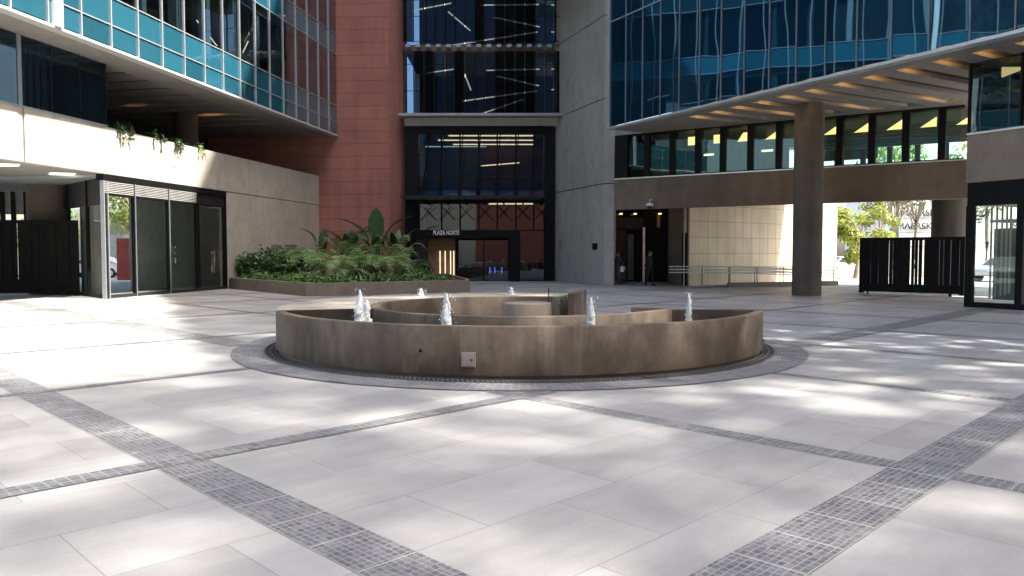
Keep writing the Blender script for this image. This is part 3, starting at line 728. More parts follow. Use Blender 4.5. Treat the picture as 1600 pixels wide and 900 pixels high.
# ------------------------------------------------------------------ red tower, entrance, concrete tower
RC = Vector((-7.0, 44.15, 0)); ENT_Y = 44.65
XE0, XE1 = at(634, 300, ENT_Y).x, at(866, 300, ENT_Y).x
rt = empty('red_tower', RC+Vector((-3, 3, 0)), 'tall windowless red tower with thin horizontal courses behind the planter', 'building')
H_T = 47.
w1 = Wall((-30, 45.55), (RC.x, RC.y)); mb = MB(); w1.face(mb, 15.5, w1.L, 0, H_T); w1.face(mb, 0, 15.8, 5.3, 10, -.06); mb.build('front_wall', 'red', rt)
w2 = Wall((RC.x, RC.y), (XE0-.05, ENT_Y+.3)); mb = MB(); w2.face(mb, 0, w2.L, 0, H_T); mb.build('side_wall', plain('red_stucco_plain', (.29, .118, .098), .85), rt)
mb = MB(); mb.prism([(-14.4, 44.95), (RC.x-.1, RC.y+.15), (XE0-.2, ENT_Y+.4), (XE0-.2, 47.0), (-14.4, 47.0)], 0, H_T-.1); mb.build('core', plain('red_core', (.3, .1, .075), .9), rt)

en = empty('entrance_hall', ((XE0+XE1)/2, ENT_Y, 0), 'glazed entrance hall with black frames and a canopy between red and concrete towers', 'building')
def ez(py): return at(750, py, ENT_Y).z
def ex(px, py=300): return at(px, py, ENT_Y).x
Z_SLAB = ez(183)
# frame
def ebox(px0, px1, py0, py1, d0, d1, name, mat, par=en, bevel=0.):
    x0, x1 = ex(px0), ex(px1); z0, z1 = ez(py1), ez(py0)
    return MB().box(x0, x1, ENT_Y-d1, ENT_Y-d0, max(z0, 0), z1).build(name, mat, par, bevel=bevel)
ebox(634, 655, 200, 446, -.3, .35, 'frame_post', 'black'); ebox(850, 866, 200, 446, -.3, .25, 'frame_post', 'black')
ebox(655.2, 849.8, 198, 208, -.3, .3, 'frame_head', 'black')
ebox(627, 888, 182, 186, -.5, 1.1, 'ledge', plain('ledge_edge', (.34, .34, .335), .7)); ebox(634, 885, 186.2, 198, -.4, .35, 'ledge_soffit', 'conc_grey')
# lobby glazing bays
bays = [655, 690, 719, 748, 777, 806, 834, 850]
for i in range(7):
    a, b = bays[i], bays[i+1]
    ebox(a+1, b-1, 208, 294, -.012, .0, 'window', 'gl_lobby')
    ebox(a+1, b-1, 295, 309, -.05, .0, 'spandrel', 'gl_spandrel_navy')
    ebox(a+1, b-1, 310, 360, -.012, .0, 'window', 'gl_lobby')
    if i: ebox(a-1.1, a+1.1, 208, 360, -.05, .07, 'mullion', 'black')
for y in (242, 276): ebox(655, 850, y-.5, y+.5, -.01, .05, 'transom', 'dark')
ebox(655, 850, 294, 295.2, -.02, .06, 'transom', 'black'); ebox(655, 850, 359.5, 361, -.02, .06, 'transom', 'black')
for i, (a, b) in enumerate([(660, 672), (686, 694), (716, 724), (745, 751), (774, 782), (803, 810), (828, 836)]):     # leaning tension rods in front of the glass
    mb = MB(); mb.tube([(ex(a), ENT_Y-.30, ez(306)), (ex(b), ENT_Y-.18, ez(210))], .03, 8); mb.build('tension_rod', 'black', en)
    mb = MB(); mb.tube([(ex(a+5), ENT_Y-.30, ez(306)), (ex(b+3), ENT_Y-.18, ez(240))], .018, 8); mb.build('tension_rod', 'black', en)
# canopy
ca = MB(); zc = ez(312)
ebox(634, 850, 308, 318, .35, .5, 'canopy_beam', 'black')
cn = MB().box(ex(640), ex(847), ENT_Y-1.9, ENT_Y-.5, zc-.10, zc-.06).build('canopy_glass', plain('canopy_plate', (.06, .075, .075), .12), en)
for i in range(8):
    x = ex(640+29.5*i); mb = MB(); mb.add([(x-.05, ENT_Y-.5, zc-.3), (x+.05, ENT_Y-.5, zc-.3), (x+.05, ENT_Y-2.0, zc-.02), (x-.05, ENT_Y-2.0, zc-.02), (x-.05, ENT_Y-.5, zc+.05), (x+.05, ENT_Y-.5, zc+.05), (x+.05, ENT_Y-2.0, zc+.05), (x-.05, ENT_Y-2.0, zc+.05)],
           [(0, 1, 2, 3), (4, 7, 6, 5), (0, 4, 5, 1), (1, 5, 6, 2), (2, 6, 7, 3), (3, 7, 4, 0)]); mb.build('canopy_bracket', 'black', en)
    if 0 < i < 8:
        for s_ in (-1, 1):
            mb = MB(); mb.bar((x-s_*.35, ENT_Y-.9, ez(322)), (x+s_*.45, ENT_Y-.12, ez(344)), .03, .03); mb.build('canopy_strut', 'black', en)
MB().box(ex(634), ex(850), ENT_Y-2.05, ENT_Y-1.95, zc-.03, zc+.09).build('canopy_edge', 'dark', en)
# lower part: portal and side glass
ebox(655.2, 668, 361.2, 440, -.012, .0, 'window', 'gl_lobby'); ebox(813, 849.8, 361.2, 437, -.012, 0, 'window', 'gl_lobby')
ebox(655.2, 849.8, 437.5, 446, -.05, .05, 'plinth', 'black')
po = empty('entrance_portal', (ex(731), ENT_Y-.6, 0), 'black boxed doorway with white lettering over it under the canopy', 'doorway')
def pbox(px0, px1, py0, py1, d0, d1, name, mat, par=po):
    return ebox(px0, px1, py0, py1, d0, d1, name, mat, par)
pbox(652, 812, 360.5, 372, .1, 1.1, 'portal_head', 'black'); pbox(796, 812, 372.2, 446, .1, 1.1, 'portal_jamb', 'black'); pbox(652, 668, 372.2, 446, .1, 1.0, 'portal_jamb', 'dark')
pbox(669, 716, 373, 446, .05, .12, 'timber_panel', 'wood')
for px in (687, 695, 703.5, 708.5): pbox(px, px+1.0, 392, 434, .13, .16, 'light_strip', emit('dim_strip', (1, .86, .64), .45), po)
pbox(712, 716, 373, 446, .14, .3, 'door_post', 'black')
for a, b in ((717, 755), (757, 794)):
    pn = pbox(a, b, 374, 444, .2, .215, 'door', 'gl_lobby'); ebox(a, b, 373, 375.5, .18, .24, 'door_rail', 'black', pn); ebox(a, b, 438, 446, .18, .24, 'door_rail', 'black', pn)
for px in (764, 772, 783): pbox(px, px+1.5, 418, 427, -.8, -.75, 'indicator_light', 'blue_led')
cu_ = bpy.data.curves.new('lettering', 'FONT'); cu_.body = 'PLAZA NORTE'; cu_.size = .34; cu_.extrude = .012; cu_.offset = .008; cu_.align_x = 'LEFT'
cu_.materials.append(M['sign_white']); tx_ = bpy.data.objects.new('lettering', cu_); COL.objects.link(tx_); tx_.parent = po
tx_.location = Vector((ex(680, 364), ENT_Y-1.125, ez(367.5)))-BASE[po.name]; tx_.rotation_euler = (R(90), 0, 0); tx_.scale = (.66, 1, 1)
# lobby interior
LBY = ENT_Y+8
MB().box(XE0, XE1, ENT_Y+.5, LBY, -.02, .03).build('lobby_floor', plain('lobby_floor_stone', (.2, .18, .16), .25), en)
MB().box(XE0, ex(760)*LBY/ENT_Y, LBY, LBY+.2, .03, ez(300)).build('lobby_wall', 'tile', en)
MB().box(ex(760)*LBY/ENT_Y+.01, XE1+2.2, LBY-.3, LBY+.2, .03, 3.0).build('lobby_dado', 'interior', en)
MB().box(ex(760)*LBY/ENT_Y+.01, XE1+2.2, LBY-.3, LBY+.2, 3.001, ez(300)+4.4).build('lobby_wall', plain('lobby_red', (.26, .13, .10), .8), en)
MB().box(XE0, ex(760)*LBY/ENT_Y, LBY, LBY+.2, ez(300), ez(200)).build('lobby_wall', 'interior_green', en)
MB().box(XE0, XE1, ENT_Y+.5, LBY, ez(309), ez(300)).build('gallery_floor', 'interior_mid', en)
MB().box(XE0, XE1, ENT_Y+.5, LBY, Z_SLAB-.55, Z_SLAB-.3).build('ceiling', plain('lobby_ceiling', (.4, .33, .26), .8), en)
for k in range(4):
    MB().box(ex(672+22*(k%2)), ex(838), ENT_Y+1.2+k*1.9, ENT_Y+1.26+k*1.9, Z_SLAB-.62, Z_SLAB-.56).build('led_strip', 'led_lobby', en)
for k in range(1):
    MB().box(ex(760), ex(838), ENT_Y+4.6+k*2.2, ENT_Y+4.66+k*2.2, ez(309)-.09, ez(309)-.01).build('led_strip', 'led_lobby', en)
mb = MB(); mb.bar((ex(750), ENT_Y+2.0, ez(253)), (ex(812), ENT_Y+4.5, ez(240)), .07, .06); mb.build('led_strip', 'led_lobby', en)
MB().box(XE0+.02, XE0+.25, ENT_Y+.5, LBY, 0, Z_SLAB).build('lobby_wall', 'interior_mid', en)
MB().box(XE1-.2, XE1+.03, ENT_Y+.5, LBY-.35, 0, Z_SLAB-.6).build('lobby_wall', 'interior', en)
for i, px in enumerate((703, 727, 790, 812)):
    if i == 0: MB().box(ex(698), ex(709), ENT_Y+1.4, ENT_Y+1.9, ez(299), ez(277)).build('gallery_bin', 'interior_mid', en)
for (px, h) in ((742, 276), (770, 278), (800, 274), (822, 280)):
    mb = MB(); x = ex(px); mb.cyl((x, ENT_Y+2.2), .03, .03, ez(300), ez(h), 10); mb.cyl((x, ENT_Y+2.2), .35, .35, ez(h), ez(h)+.05, 20); mb.build('gallery_table', 'interior_mid', en)
# stair tower above the ledge: glass, floors, LED strips, dark steel screens
edges_t = [634+15.5*i for i in range(17)]
for i in range(0, 16, 2):
    for (y0, y1) in ((82, 180.5), (-60, 70), (-160, -62)):
        ebox(edges_t[i]+.6, edges_t[i+2]-.6, y0, y1, -.012, 0, 'stair_window', 'gl_tower')
for (y0, y1) in ((70.5, 81.5), (-61.5, -60.5)): ebox(634, 882, y0, y1, -6, .05, 'floor_edge', 'conc_brown')
MB().box(XE0, XE1+.6, ENT_Y+7, ENT_Y+7.2, Z_SLAB, 30).build('core_wall', 'interior', en)
MB().box(ex(757), ex(806), ENT_Y+4, ENT_Y+4.2, Z_SLAB, 22).build('red_core_wall', plain('core_red', (.2, .08, .07), .8), en)
led = [((612, 23), (705, 5), 1.6), ((700, 18), (735, 48), .9), ((752, 8), (842, 7), 1.0), ((772, 27), (843, 42), 2.0), ((704, 71), (840, 50), 3.0),
       ((668, 114), (710, 108), 1.0), ((726, 116), (736, 141), .9), ((760, 110), (843, 108), 1.2), ((776, 119), (842, 134), 2.0), ((722, 158), (838, 142), 1.2), ((746, 180), (818, 155), 2.5), ((645, 118), (656, 117), 1.2), ((644, 19), (652, 18), 1.2), ((862, 108), (866, 108), .6), ((862, 140), (866, 140), .6), ((862, 8), (867, 8), .6), ((862, 50), (867, 50), .6)]
for (a, b, d) in led:
    Yd = ENT_Y+d; p0, p1 = at(a[0], a[1], Yd), at(b[0], b[1], Yd+.4); mb = MB(); mb.bar(p0, p1, .055, .06); mb.build('led_strip', 'led', en)
scr = [0, 1, 1, 0, 0, 1, 0, 0, 0, 1, 1, 1, 1, 0, 0, 0, 1]
scr2 = [1, 0, 0, 0, 0, 0, 0, 1, 0, 1, 1, 1, 1, 0, 0, 0, 0]
for i in range(17):
    x0 = edges_t[i] if i < 16 else 867
    for (y0, y1, sl) in ((84, 180.5, scr), (-160, 69, scr2)):
        ebox(x0-.7, x0+.7, y0, y1, .55, .62, 'screen_post', 'black')
        if sl[i]: ebox(x0+1, x0+14.5, y0, y1, .57, .59, 'screen_panel', 'mesh')
    ebox(x0+3, x0+10, 72.5, 77, .06, .5, 'screen_bracket', 'alu_dim')
ebox(881, 883, 66, 180.5, .4, .6, 'screen_post', 'black')
for y in (84, 104, 145): ebox(634, 883, y-.4, y+.4, .52, .55, 'screen_rail', 'black')
for y in (69, 30, 5): ebox(634, 883, y-.4, y+.4, .52, .55, 'screen_rail', 'black')
MB().box(XE0, XE1+.6, ENT_Y, ENT_Y+2.2, 24, H_T).build('upper_tower', 'interior', en)

# concrete tower
ct = empty('concrete_tower', (4., 42, 0), 'tall plain grey concrete tower with slanting pour joints right of the entrance', 'building')
A_, B_, C_ = Vector((XE1+.02, ENT_Y+.05, 0)), Vector((4.62, 38.75, 0)), Vector((5.12, 38.62, 0))
joints = [0, 5.1, 9.35, 13.45, 17.6, 21.8, 30, 38, 50]
for i in range(len(joints)-1):
    mb = MB(); mb.prism([(A_.x, A_.y), (B_.x, B_.y), (C_.x, C_.y), (5.3, 39.3), (5.3, 47), (A_.x, 47)], joints[i]+(.02 if i else 0), joints[i+1]-.02); mb.build('wall_section', 'conc_grey', ct, bevel=.02)
mb = MB(); mb.prism([(A_.x+.03, A_.y+.05), (B_.x+.02, B_.y+.06), (C_.x-.03, C_.y+.06), (5.25, 39.35), (5.25, 46.9), (A_.x+.03, 46.9)], .1, 49.9); mb.build('joint_core', 'dark', ct)
TWf = Wall((A_.x, A_.y), (B_.x, B_.y))
s_ = TWf.S(930, 385); zq = TWf.at_px(930, 385)[1]
wbox(TWf, s_-.26, s_+.26, zq-.16, zq+.16, 0, .05).build('name_plate', 'black', ct, bevel=.006)
s_ = TWf.S(876, 384); wbox(TWf, s_-.25, s_+.25, 1.75, 2.35, 0, .02).build('wall_box', plain('wall_box_grey', (.30, .28, .26), .7), ct)

# ------------------------------------------------------------------ right block: upper facade, soffit, ribbon windows, beam
RFp0, RFp1 = gnd(953, 202, 7.22), gnd(1600, 49.3, 7.22)
RF = Wall(RFp0, RFp1, flip=False)
if RF.n.dot(Vector((-1, -.5, 0))) < 0: RF.n = -RF.n
BR = 1.157; NBR = 22; RL = BR*NBR
rb = empty('office_block', RF.pt(10, 7.2, -4), 'office block with tall blue mirror glass bays over a soffit of slots, on the right', 'building', 'glass office blocks')
rows_r = [(7.31, 12.0), (12.0, 16.4)]
for i in range(NBR):
    for k, (z0, z1) in enumerate(rows_r):
        if k == 1 and i > 13: continue
        RF.face(MB(), i*BR+.02, (i+1)*BR-.02, z0+.015, z1-.015).build('window', 'gl_blue', rb)
    wbox(RF, i*BR-.016, i*BR+.016, 7.3, 16.4, -.03, .04).build('mullion', 'rf_mullion', rb)
wbox(RF, -.1, .0, 7.25, 16.4, -.1, .08).build('edge_trim', 'alu', rb)
wbox(RF, 0, RL, 11.98, 12.02, -.02, .03).build('transom', 'alu', rb); wbox(RF, 0, RL, 16.4, 16.7, -.3, .06).build('roof_edge', 'alu', rb)
wbox(RF, -.1, RL, 7.205, 7.30, -.3, .05).build('fascia', 'alu', rb, bevel=.006)
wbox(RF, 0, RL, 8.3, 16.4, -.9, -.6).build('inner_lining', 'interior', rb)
RWp0, RWp1 = gnd(963, 279, 5.18), gnd(1505, 248.4, 5.18)
RW = Wall(RWp0, RWp1)
if RW.n.dot(Vector((-1, -1, 0))) < 0: RW.n = -RW.n
# tall far part of the block, above the picture, whose roof edge throws the plaza into shade
T_END = RL
wbox(RF, -9, T_END, 16.72, 43.2, -14, -.02).build('upper_floors', 'gl_spandrel_navy', rb)
# soffit: ribs and slots square to the facade, running from the facade back to the ribbon windows
def rw_dist(s):
    """distance from the facade line to the ribbon wall at s, measured square to the facade"""
    p = RF.pt(s, 0, 0); d = -RF.n
    return (RW.o-p).dot(RW.n)/d.dot(RW.n)
Z_S = 7.22
mb = MB(); mr = MB(); slots = []
def strip(mbx, s0, s1, f0, f1, z0, z1):
    """f0,f1 give the start and end depth behind the facade at a given s"""
    pts = [RF.pt(s0, 0, -f0(s0)), RF.pt(s1, 0, -f0(s1)), RF.pt(s1, 0, -f1(s1)), RF.pt(s0, 0, -f1(s0))]
    mbx.prism([(p.x, p.y) for p in pts], z0, z1)
def lim(s): return max(.32, min(rw_dist(s), 14.)-.0)
for i in range(NBR):
    s0 = i*BR; L1 = lim(s0+BR)
    if i < 3 or lim(s0) < 2.3:
        strip(mb, s0, s0+BR, lambda s: .301, lambda s: lim(s), Z_S, Z_S+.12); continue
    back = (lambda s: lim(s)-.75) if i < 13 else (lambda s: min(2.9, lim(s)-.75))
    strip(mb, s0, s0+BR, lambda s: .301, lambda s: .95, Z_S, Z_S+.12)
    strip(mb, s0, s0+BR, back, lambda s: lim(s), Z_S, Z_S+.12)
    strip(mb, s0, s0+.62, lambda s: .95, back, Z_S+.001, Z_S+.121)
    strip(mr, s0, s0+.62, lambda s: .951, back, Z_S+.122, Z_S+.90)
    slots.append((s0+.62, s0+BR, back(s0+.9)))
mb.build('soffit', 'soffit', rb); mr.build('soffit_rib', 'soffit_dark', rb)
mb = MB(); strip(mb, 0, RL, lambda s: .3, lambda s: lim(s)+.5, Z_S+.91, Z_S+1.05); mb.build('slot_ceiling', 'soffit', rb)
for k, (a, b, L) in enumerate(slots):
    mb = MB(); RF.box(mb, a+.16, b-.16, Z_S+.60, Z_S+.66, -1.8, -1.2); mb.build('downlight', 'lamp_warm', rb)
    if k % 2 == 0 and L > 4:
        mb = MB(); RF.box(mb, a+.16, b-.16, Z_S+.60, Z_S+.66, -L+1.4, -L+.9); mb.build('downlight', 'lamp_warm', rb)
# near end wall of the block
q0 = RF.pt(RL, 0, 0); q1 = RF.pt(RL, 0, -12)
mb = MB(); mb.bar((q0.x, q0.y, 11.9), (q1.x, q1.y, 11.9), .3, 9.4); mb.build('end_wall', 'conc_grey', rb)

# ribbon window storey over the passage
br_ = empty('bridge_wing', RW.pt(7, 3.7, -3), 'brown concrete beam with green ribbon windows bridging the passage, right of the tower', 'building')
BZ0, BZ1, GZ1 = 3.69, 5.18, 7.2
s_r = RW.L
wbox(RW, -.1, s_r+.3, BZ0, BZ1-.05, -.4, 0).build('beam', 'conc_brown', br_, bevel=.012)
wbox(RW, -.1, s_r+.2, BZ1-.049, BZ1+.0, -.3, .03).build('sill', 'alu', br_)
fin = [-.05]+[RW.S(px, 250) for px in (1010, 1049.6, 1089.5, 1128.5, 1171.5, 1216)]+[RW.S(1263, 250)]+[RW.S(px, 225) for px in (1311, 1361.5, 1414.5, 1471, 1503)]
for i in range(len(fin)-1):
    a, b = fin[i]+.06, fin[i+1]-.06
    RW.face(MB(), a, b, BZ1+.05, GZ1-.04, -.12).build('window', 'gl_navy' if i == 0 else 'gl_green', br_)
    if 0 < i: wbox(RW, fin[i]-.13, fin[i]+.13, BZ1+.002, GZ1-.04, -.5, -.02).build('fin', 'black', br_)
wbox(RW, -.1, .55, BZ1+.002, GZ1-.04, -.5, -.02).build('end_panel', 'black', br_)
wbox(RW, -.1, s_r, GZ1-.04, GZ1+.02, -.5, -.005).build('head_rail', 'black', br_)
wbox(RW, -.1, s_r, BZ1, BZ1+.05, -.2, -.04).build('bottom_rail', 'black', br_)
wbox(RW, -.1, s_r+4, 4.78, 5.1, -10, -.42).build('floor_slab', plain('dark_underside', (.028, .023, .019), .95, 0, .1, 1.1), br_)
wbox(RW, -.1, s_r+4, GZ1+.03, GZ1+.3, -10, -.0).build('ceiling', 'interior_mid', br_)
wbox(RW, -.1, -.02, 5.11, GZ1, -6.1, -.55).build('end_wall', 'interior_green', br_)
wbox(RW, -4.5, 6.6, 5.11, GZ1, -6.2, -6.0).build('back_wall', 'interior_green', br_)
for k in range(9):
    wbox(RW, 6.9+k*1.25, 7.15+k*1.25, 5.11, GZ1, -9.8, -9.5).build('inner_column', plain('office_column', (.26, .17, .15), .7), br_)
wbox(RW, 6.6, s_r+4, 5.11, 5.3, -9.9, -9.7).build('back_sill', 'interior_mid', br_)
wbox(RW, 6.6, 10.2, 6.5, GZ1, -9.9, -9.7).build('back_lintel', 'interior_mid', br_)
for i in range(2, len(fin)-1):
    a = fin[i]+.5; zt, zb, dd = 6.98, 6.60, -.75
    mb = MB()
    if i < 4: mb.add([RW.pt(a, zb, dd), RW.pt(a+.52, zb, dd), RW.pt(a+.52, zt, dd), RW.pt(a, zt, dd)], [(0, 1, 2, 3)])
    elif i == 4: mb.add([RW.pt(a-.05, zb, dd), RW.pt(a+.52, zb, dd), RW.pt(a+.52, zt, dd), RW.pt(a+.2, zt, dd)], [(0, 1, 2, 3)])
    else: mb.add([RW.pt(a-.05, zb, dd), RW.pt(a+.52, zb, dd), RW.pt(a+.52, zt, dd)], [(0, 1, 2)])
    bm_v = [v-RW.n*.04 for v in mb.v]; n = len(bm_v); mb.v += bm_v; mb.f += [[n+k for k in reversed(range(n))]]+[[k, n+k, n+(k+1) % n, (k+1) % n] for k in range(n)]
    mb.build('light_panel', 'lamp_panel', br_)
for (px, py, w) in ((1022, 232, .8), (1124, 230, .5), (1176, 228, .35)):
    s_, zz = RW.at_px(px, py); wbox(RW, s_+1.2, s_+1.2+w, 6.3, 6.38, -2.6, -2.5).build('led_strip', 'led', br_)
# lines of the ceiling beams inside
for k in range(7): wbox(RW, 6.6, s_r+3, GZ1-.32, GZ1+.03, -1.8-k*1.1, -1.6-k*1.1).build('ceiling_beam', 'interior_mid', br_)

# CCTV dome camera under the beam
q = RW.pt(RW.S(1019, 320), 0, .32); zc_ = RW.at_px(1019, 320)[1]
cc = empty('security_camera', (q.x, q.y, zc_), 'white dome security camera hanging on the brown beam', 'camera')
mb = MB(); mb.tube([q+Vector((0, 0, zc_+.22))-RW.n*.33, q+Vector((0, 0, zc_+.22)), q+Vector((0, 0, zc_+.05))], .03, 10); mb.build('bracket', 'white', cc, True)
mb = MB(); mb.lathe(q, [(0, zc_+.08), (.1, zc_+.07), (.16, zc_), (.17, zc_-.07), (0, zc_-.07)], 24); mb.build('housing', 'white', cc, True)
mb = MB(); mb.lathe(q, [(.13, zc_-.072), (.115, zc_-.14), (.07, zc_-.19), (0, zc_-.2)], 24); mb.build('lens_dome', 'car_glass', cc, True)

# glass entrance under the beam, dark side wall, beige tiled wall
ge = empty('side_entrance', (6.6, 40, 0), 'black glass side entrance with an open door between tower and brown wall', 'doorway')
GY = 40.0
def gx(px): return at(px, 400, GY).x
G0, G1 = gx(950), gx(1043)
MB().box(gx(958), gx(978), GY, GY+.02, .1, 3.68).build('glass_pane', 'gl_navy', ge); MB().box(gx(978), gx(1005), GY, GY+.02, 2.9, 3.68).build('glass_pane', 'gl_navy', ge)
MB().box(gx(1007), G1, GY, GY+.1, 0, 4.77).build('black_panel', 'black', ge)
MB().box(G0, G1, GY-.02, GY+.06, 2.8, 2.9).build('transom', 'black', ge); MB().box(G0, G1, GY-.3, GY+.3, -.02, .1).build('step', 'conc_plant', ge)
MB().box(gx(978), gx(980.5), GY-.03, GY+.06, .1, 2.8).build('door_post', 'black', ge)
MB().box(gx(981), gx(993), GY+.6, GY+.62, .2, 2.6).build('door', plain('pale_green_door_glass', (.16, .22, .18), .2), ge)
MB().box(gx(994), gx(1001), GY-.03, GY+.06, .1, 2.8).build('door_post', 'black', ge)
MB().box(gx(1002.5), gx(1006), GY-.35, GY-.28, .1, 2.95).build('steel_post', 'steel', ge)
MB().box(G0, G1, GY+3, GY+3.2, 0, 4.77).build('back_wall', 'black', ge); MB().box(G0, G1, GY+.3, GY+3, .0, .05).build('floor', 'dark', ge)
for px in (963, 971, 984, 991, 1026):
    MB().box(gx(px), gx(px+4.5), GY-.06 if px > 1000 else GY+.6, GY-.02 if px > 1000 else GY+.7, 2.95, 3.66).build('timber_slat', 'wood', ge)
for px in (966, 988, 1026): MB().box(gx(px), gx(px+4), GY-.5, GY-.4, 3.60, 3.665).build('downlight', 'lamp_dim', ge)
dw = Wall((G1+.02, GY+.1), (8.62, 37.75))
pw_ = empty('passage_wall', (8.5, 38, 0), 'brown stone wall with a narrow dark door beside the beige tiles', 'wall')
mb = MB(); sD = dw.S(1066, 400); dw.face(mb, 0, dw.L, 0, 4.77, 0); mb.build('stone_face', 'tile_dark', pw_)
wbox(dw, sD+.05, dw.L-.02, 0, 2.62, .0, .04).build('door', 'black', pw_)
BT0 = Vector((8.70, 37.7, 0)); BT1 = BT0+Vector((6.9, 5.1, 0))*1.52
bt = Wall(BT0, BT1)
if bt.n.y > 0: bt.n = -bt.n
bw_ = empty('tiled_wall', BT0, 'beige stone tiled wall at the back of the passage under the beam', 'wall')
mb = MB(); bt.face(mb, 0, bt.L, 0, 4.77, 0); mb.build('tile_face', 'tile', bw_); wbox(bt, 0.02, bt.L, 0, 4.77, -.4, -.01).build('wall_core', 'plaster', bw_)
# ramp with handrails
ra0, ra1 = gnd(1140, 449), gnd(1262, 452)
rv = (ra1-ra0)
rm = empty('access_ramp', ra0, 'low access ramp with steel handrails in front of the beige tiled wall', 'ramp')
RA = Wall((ra0.x, ra0.y), (ra0.x+5.4, ra0.y+2.0))
if RA.n.y > 0: RA.n = -RA.n
wbox(RA, 0, 6.5, 0, .22, -.2, 0).build('kerb_wall', 'conc_plant', rm)
mb = MB(); mb.add([RA.pt(-2.2, .01, -.2), RA.pt(-2.2, .01, -1.5), RA.pt(6.5, .2, -1.5), RA.pt(6.5, .2, -.2)], [(0, 1, 2, 3)]); mb.build('ramp_surface', 'paving', rm)
for dd, s0 in ((-.12, .1), (-1.45, -2.1)):
    for zz in (.92, .78, .64):
        mb = MB(); mb.tube([RA.pt(s0-.3, zz+.05, dd), RA.pt(s0, zz+.05, dd), RA.pt(6.4, zz-.18 if dd > -1 else zz-.02, dd)], .026, 8); mb.build('handrail', 'rail_steel', rm, True)
    k = 0
    while s0+k*1.55 < 6.4:
        a = s0+k*1.55; mb = MB(); mb.tube([RA.pt(a, 0, dd), RA.pt(a, .95, dd)], .022, 8); mb.build('baluster', 'dark', rm); k += 1

# columns of the passage
q = Vector((11.25, 29.3, 0)); mb = MB(); mb.cyl(q, .535, .535, 0, 3.68, 48); mb.cyl(q, .531, .531, 3.68, 3.69, 48); mb.cyl(q, .535, .535, 3.69, Z_S-.004, 48)
tag(mb.build('round_column', 'conc_col', None, True, at_=q), 'thick brown round column standing free before the beam, from paving to soffit', 'column')
q = Vector((19.1, 33.6, 0)); mb = MB(); mb.cyl(q, .72, .72, 0, 4.775, 40)
tag(mb.build('round_column', 'conc_col', None, True, at_=q), 'round brown column behind the black gate by the corner pavilion', 'column')
gate('sliding_gate', (13.85, 30.6, 0), (16.62, 28.2, 0), 2.22, 24, 'black slatted gate across the right passage, beside the corner pavilion', 11, .42, .5)

# corner pavilion on the right edge
PVp = Vector((13.52, 23.0, 0)); PV = Wall(PVp, PVp+E_DIR*10)
if PV.n.dot(Vector((-1, -.5, 0))) < 0: PV.n = -PV.n
pv = empty('corner_pavilion', PVp, 'corner pavilion with dark glass above a concrete band and a glass door, right edge', 'building')
PZ0, PZ1 = 3.69, 5.10
wbox(PV, 0, 12, PZ0, PZ1, -5, 0).build('concrete_band', 'conc_pav', pv, bevel=.012)
wbox(PV, -.0, 12, PZ1+.001, PZ1+.06, -.2, .03).build('sill', 'alu', pv)
for k in range(8):
    PV.face(MB(), .06+k*1.45, 1.48+k*1.45, PZ1+.08, Z_S-.01, -.04).build('window', 'gl_navy', pv)
    wbox(PV, .0+k*1.45, .06+k*1.45, PZ1+.06, Z_S-.01, -.1, -.0).build('mullion', 'black', pv)
wbox(PV, 0.1, 11, PZ1, Z_S-.01, -4.8, -4.6).build('back_wall', 'interior', pv)
PV.face(MB(), 0, 0, PZ1, Z_S)
q = PV.pt(0, 0, 0); mb = MB(); mb.quad(PV.pt(.02, PZ1+.06, -.1), PV.pt(.02, PZ1+.06, -4.6), PV.pt(.02, Z_S-.01, -4.6), PV.pt(.02, Z_S-.01, -.1)); mb.build('side_glass', 'gl_navy', pv)
for (sa, dd) in ((.5, -.8), (1.9, -.9)):
    mb = MB(); mb.add([PV.pt(sa, 6.80, dd), PV.pt(sa, 7.10, dd), PV.pt(sa+.75, 6.95, dd), PV.pt(sa, 6.80, dd-.05), PV.pt(sa, 7.10, dd-.05), PV.pt(sa+.75, 6.95, dd-.05)], [(0, 1, 2), (5, 4, 3), (0, 3, 4, 1), (1, 4, 5, 2), (2, 5, 3, 0)]); mb.build('light_panel', 'lamp_panel', pv)
wbox(PV, .04, 12, 3.0, PZ0-.002, -.2, -.03).build('door_header', 'black', pv)
dpx = [PV.S(x, 400) for x in (1507, 1518, 1586, 1597)]
wbox(PV, dpx[0], dpx[1], 0, 3.0, -.2, -.02).build('door_frame', 'black', pv); wbox(PV, dpx[2], dpx[3], 0, 3.0, -.2, -.02).build('door_frame', 'black', pv)
wbox(PV, dpx[1], dpx[2], 0, .16, -.16, -.03).build('door_rail', 'black', pv)
PV.face(MB(), dpx[1], dpx[2], .16, 3.0, -.08).build('door_pane', 'gl_clear', pv)
PV.face(MB(), dpx[3], dpx[3]+1.6, .16, 3.0, -.08).build('door_pane', 'gl_clear', pv); wbox(PV, dpx[3]+1.6, dpx[3]+1.8, 0, 3.0, -.2, -.02).build('door_frame', 'black', pv)
wbox(PV, dpx[3], dpx[3]+1.6, 0, .16, -.16, -.03).build('door_rail', 'black', pv)
wbox(PV, dpx[3]+1.8, 12, 0, 3.0, -.2, -.05).build('lower_wall', 'conc_warm', pv)
for k, off in enumerate((.05, .19, .33, .45, .55)):
    q = PV.pt(dpx[1]+off*1.1, 0, -.9); mb = MB(); mb.tube([(q.x, q.y, .25+.04*k), (q.x, q.y, 3.1)], .028, 8); mb.build('curtain_pole', plain('pale_pole', (.55, .53, .45), .5), pv, True)
wbox(PV, dpx[1], dpx[1]+.85, .2, 2.35, -1.25, -1.15).build('inner_cabinet', plain('grey_green_cabinet', (.16, .18, .165), .6), pv)
wbox(PV, -.0, 12, 2.55, 2.62, -5, -1.3).build('inner_shelf', 'interior_mid', pv)
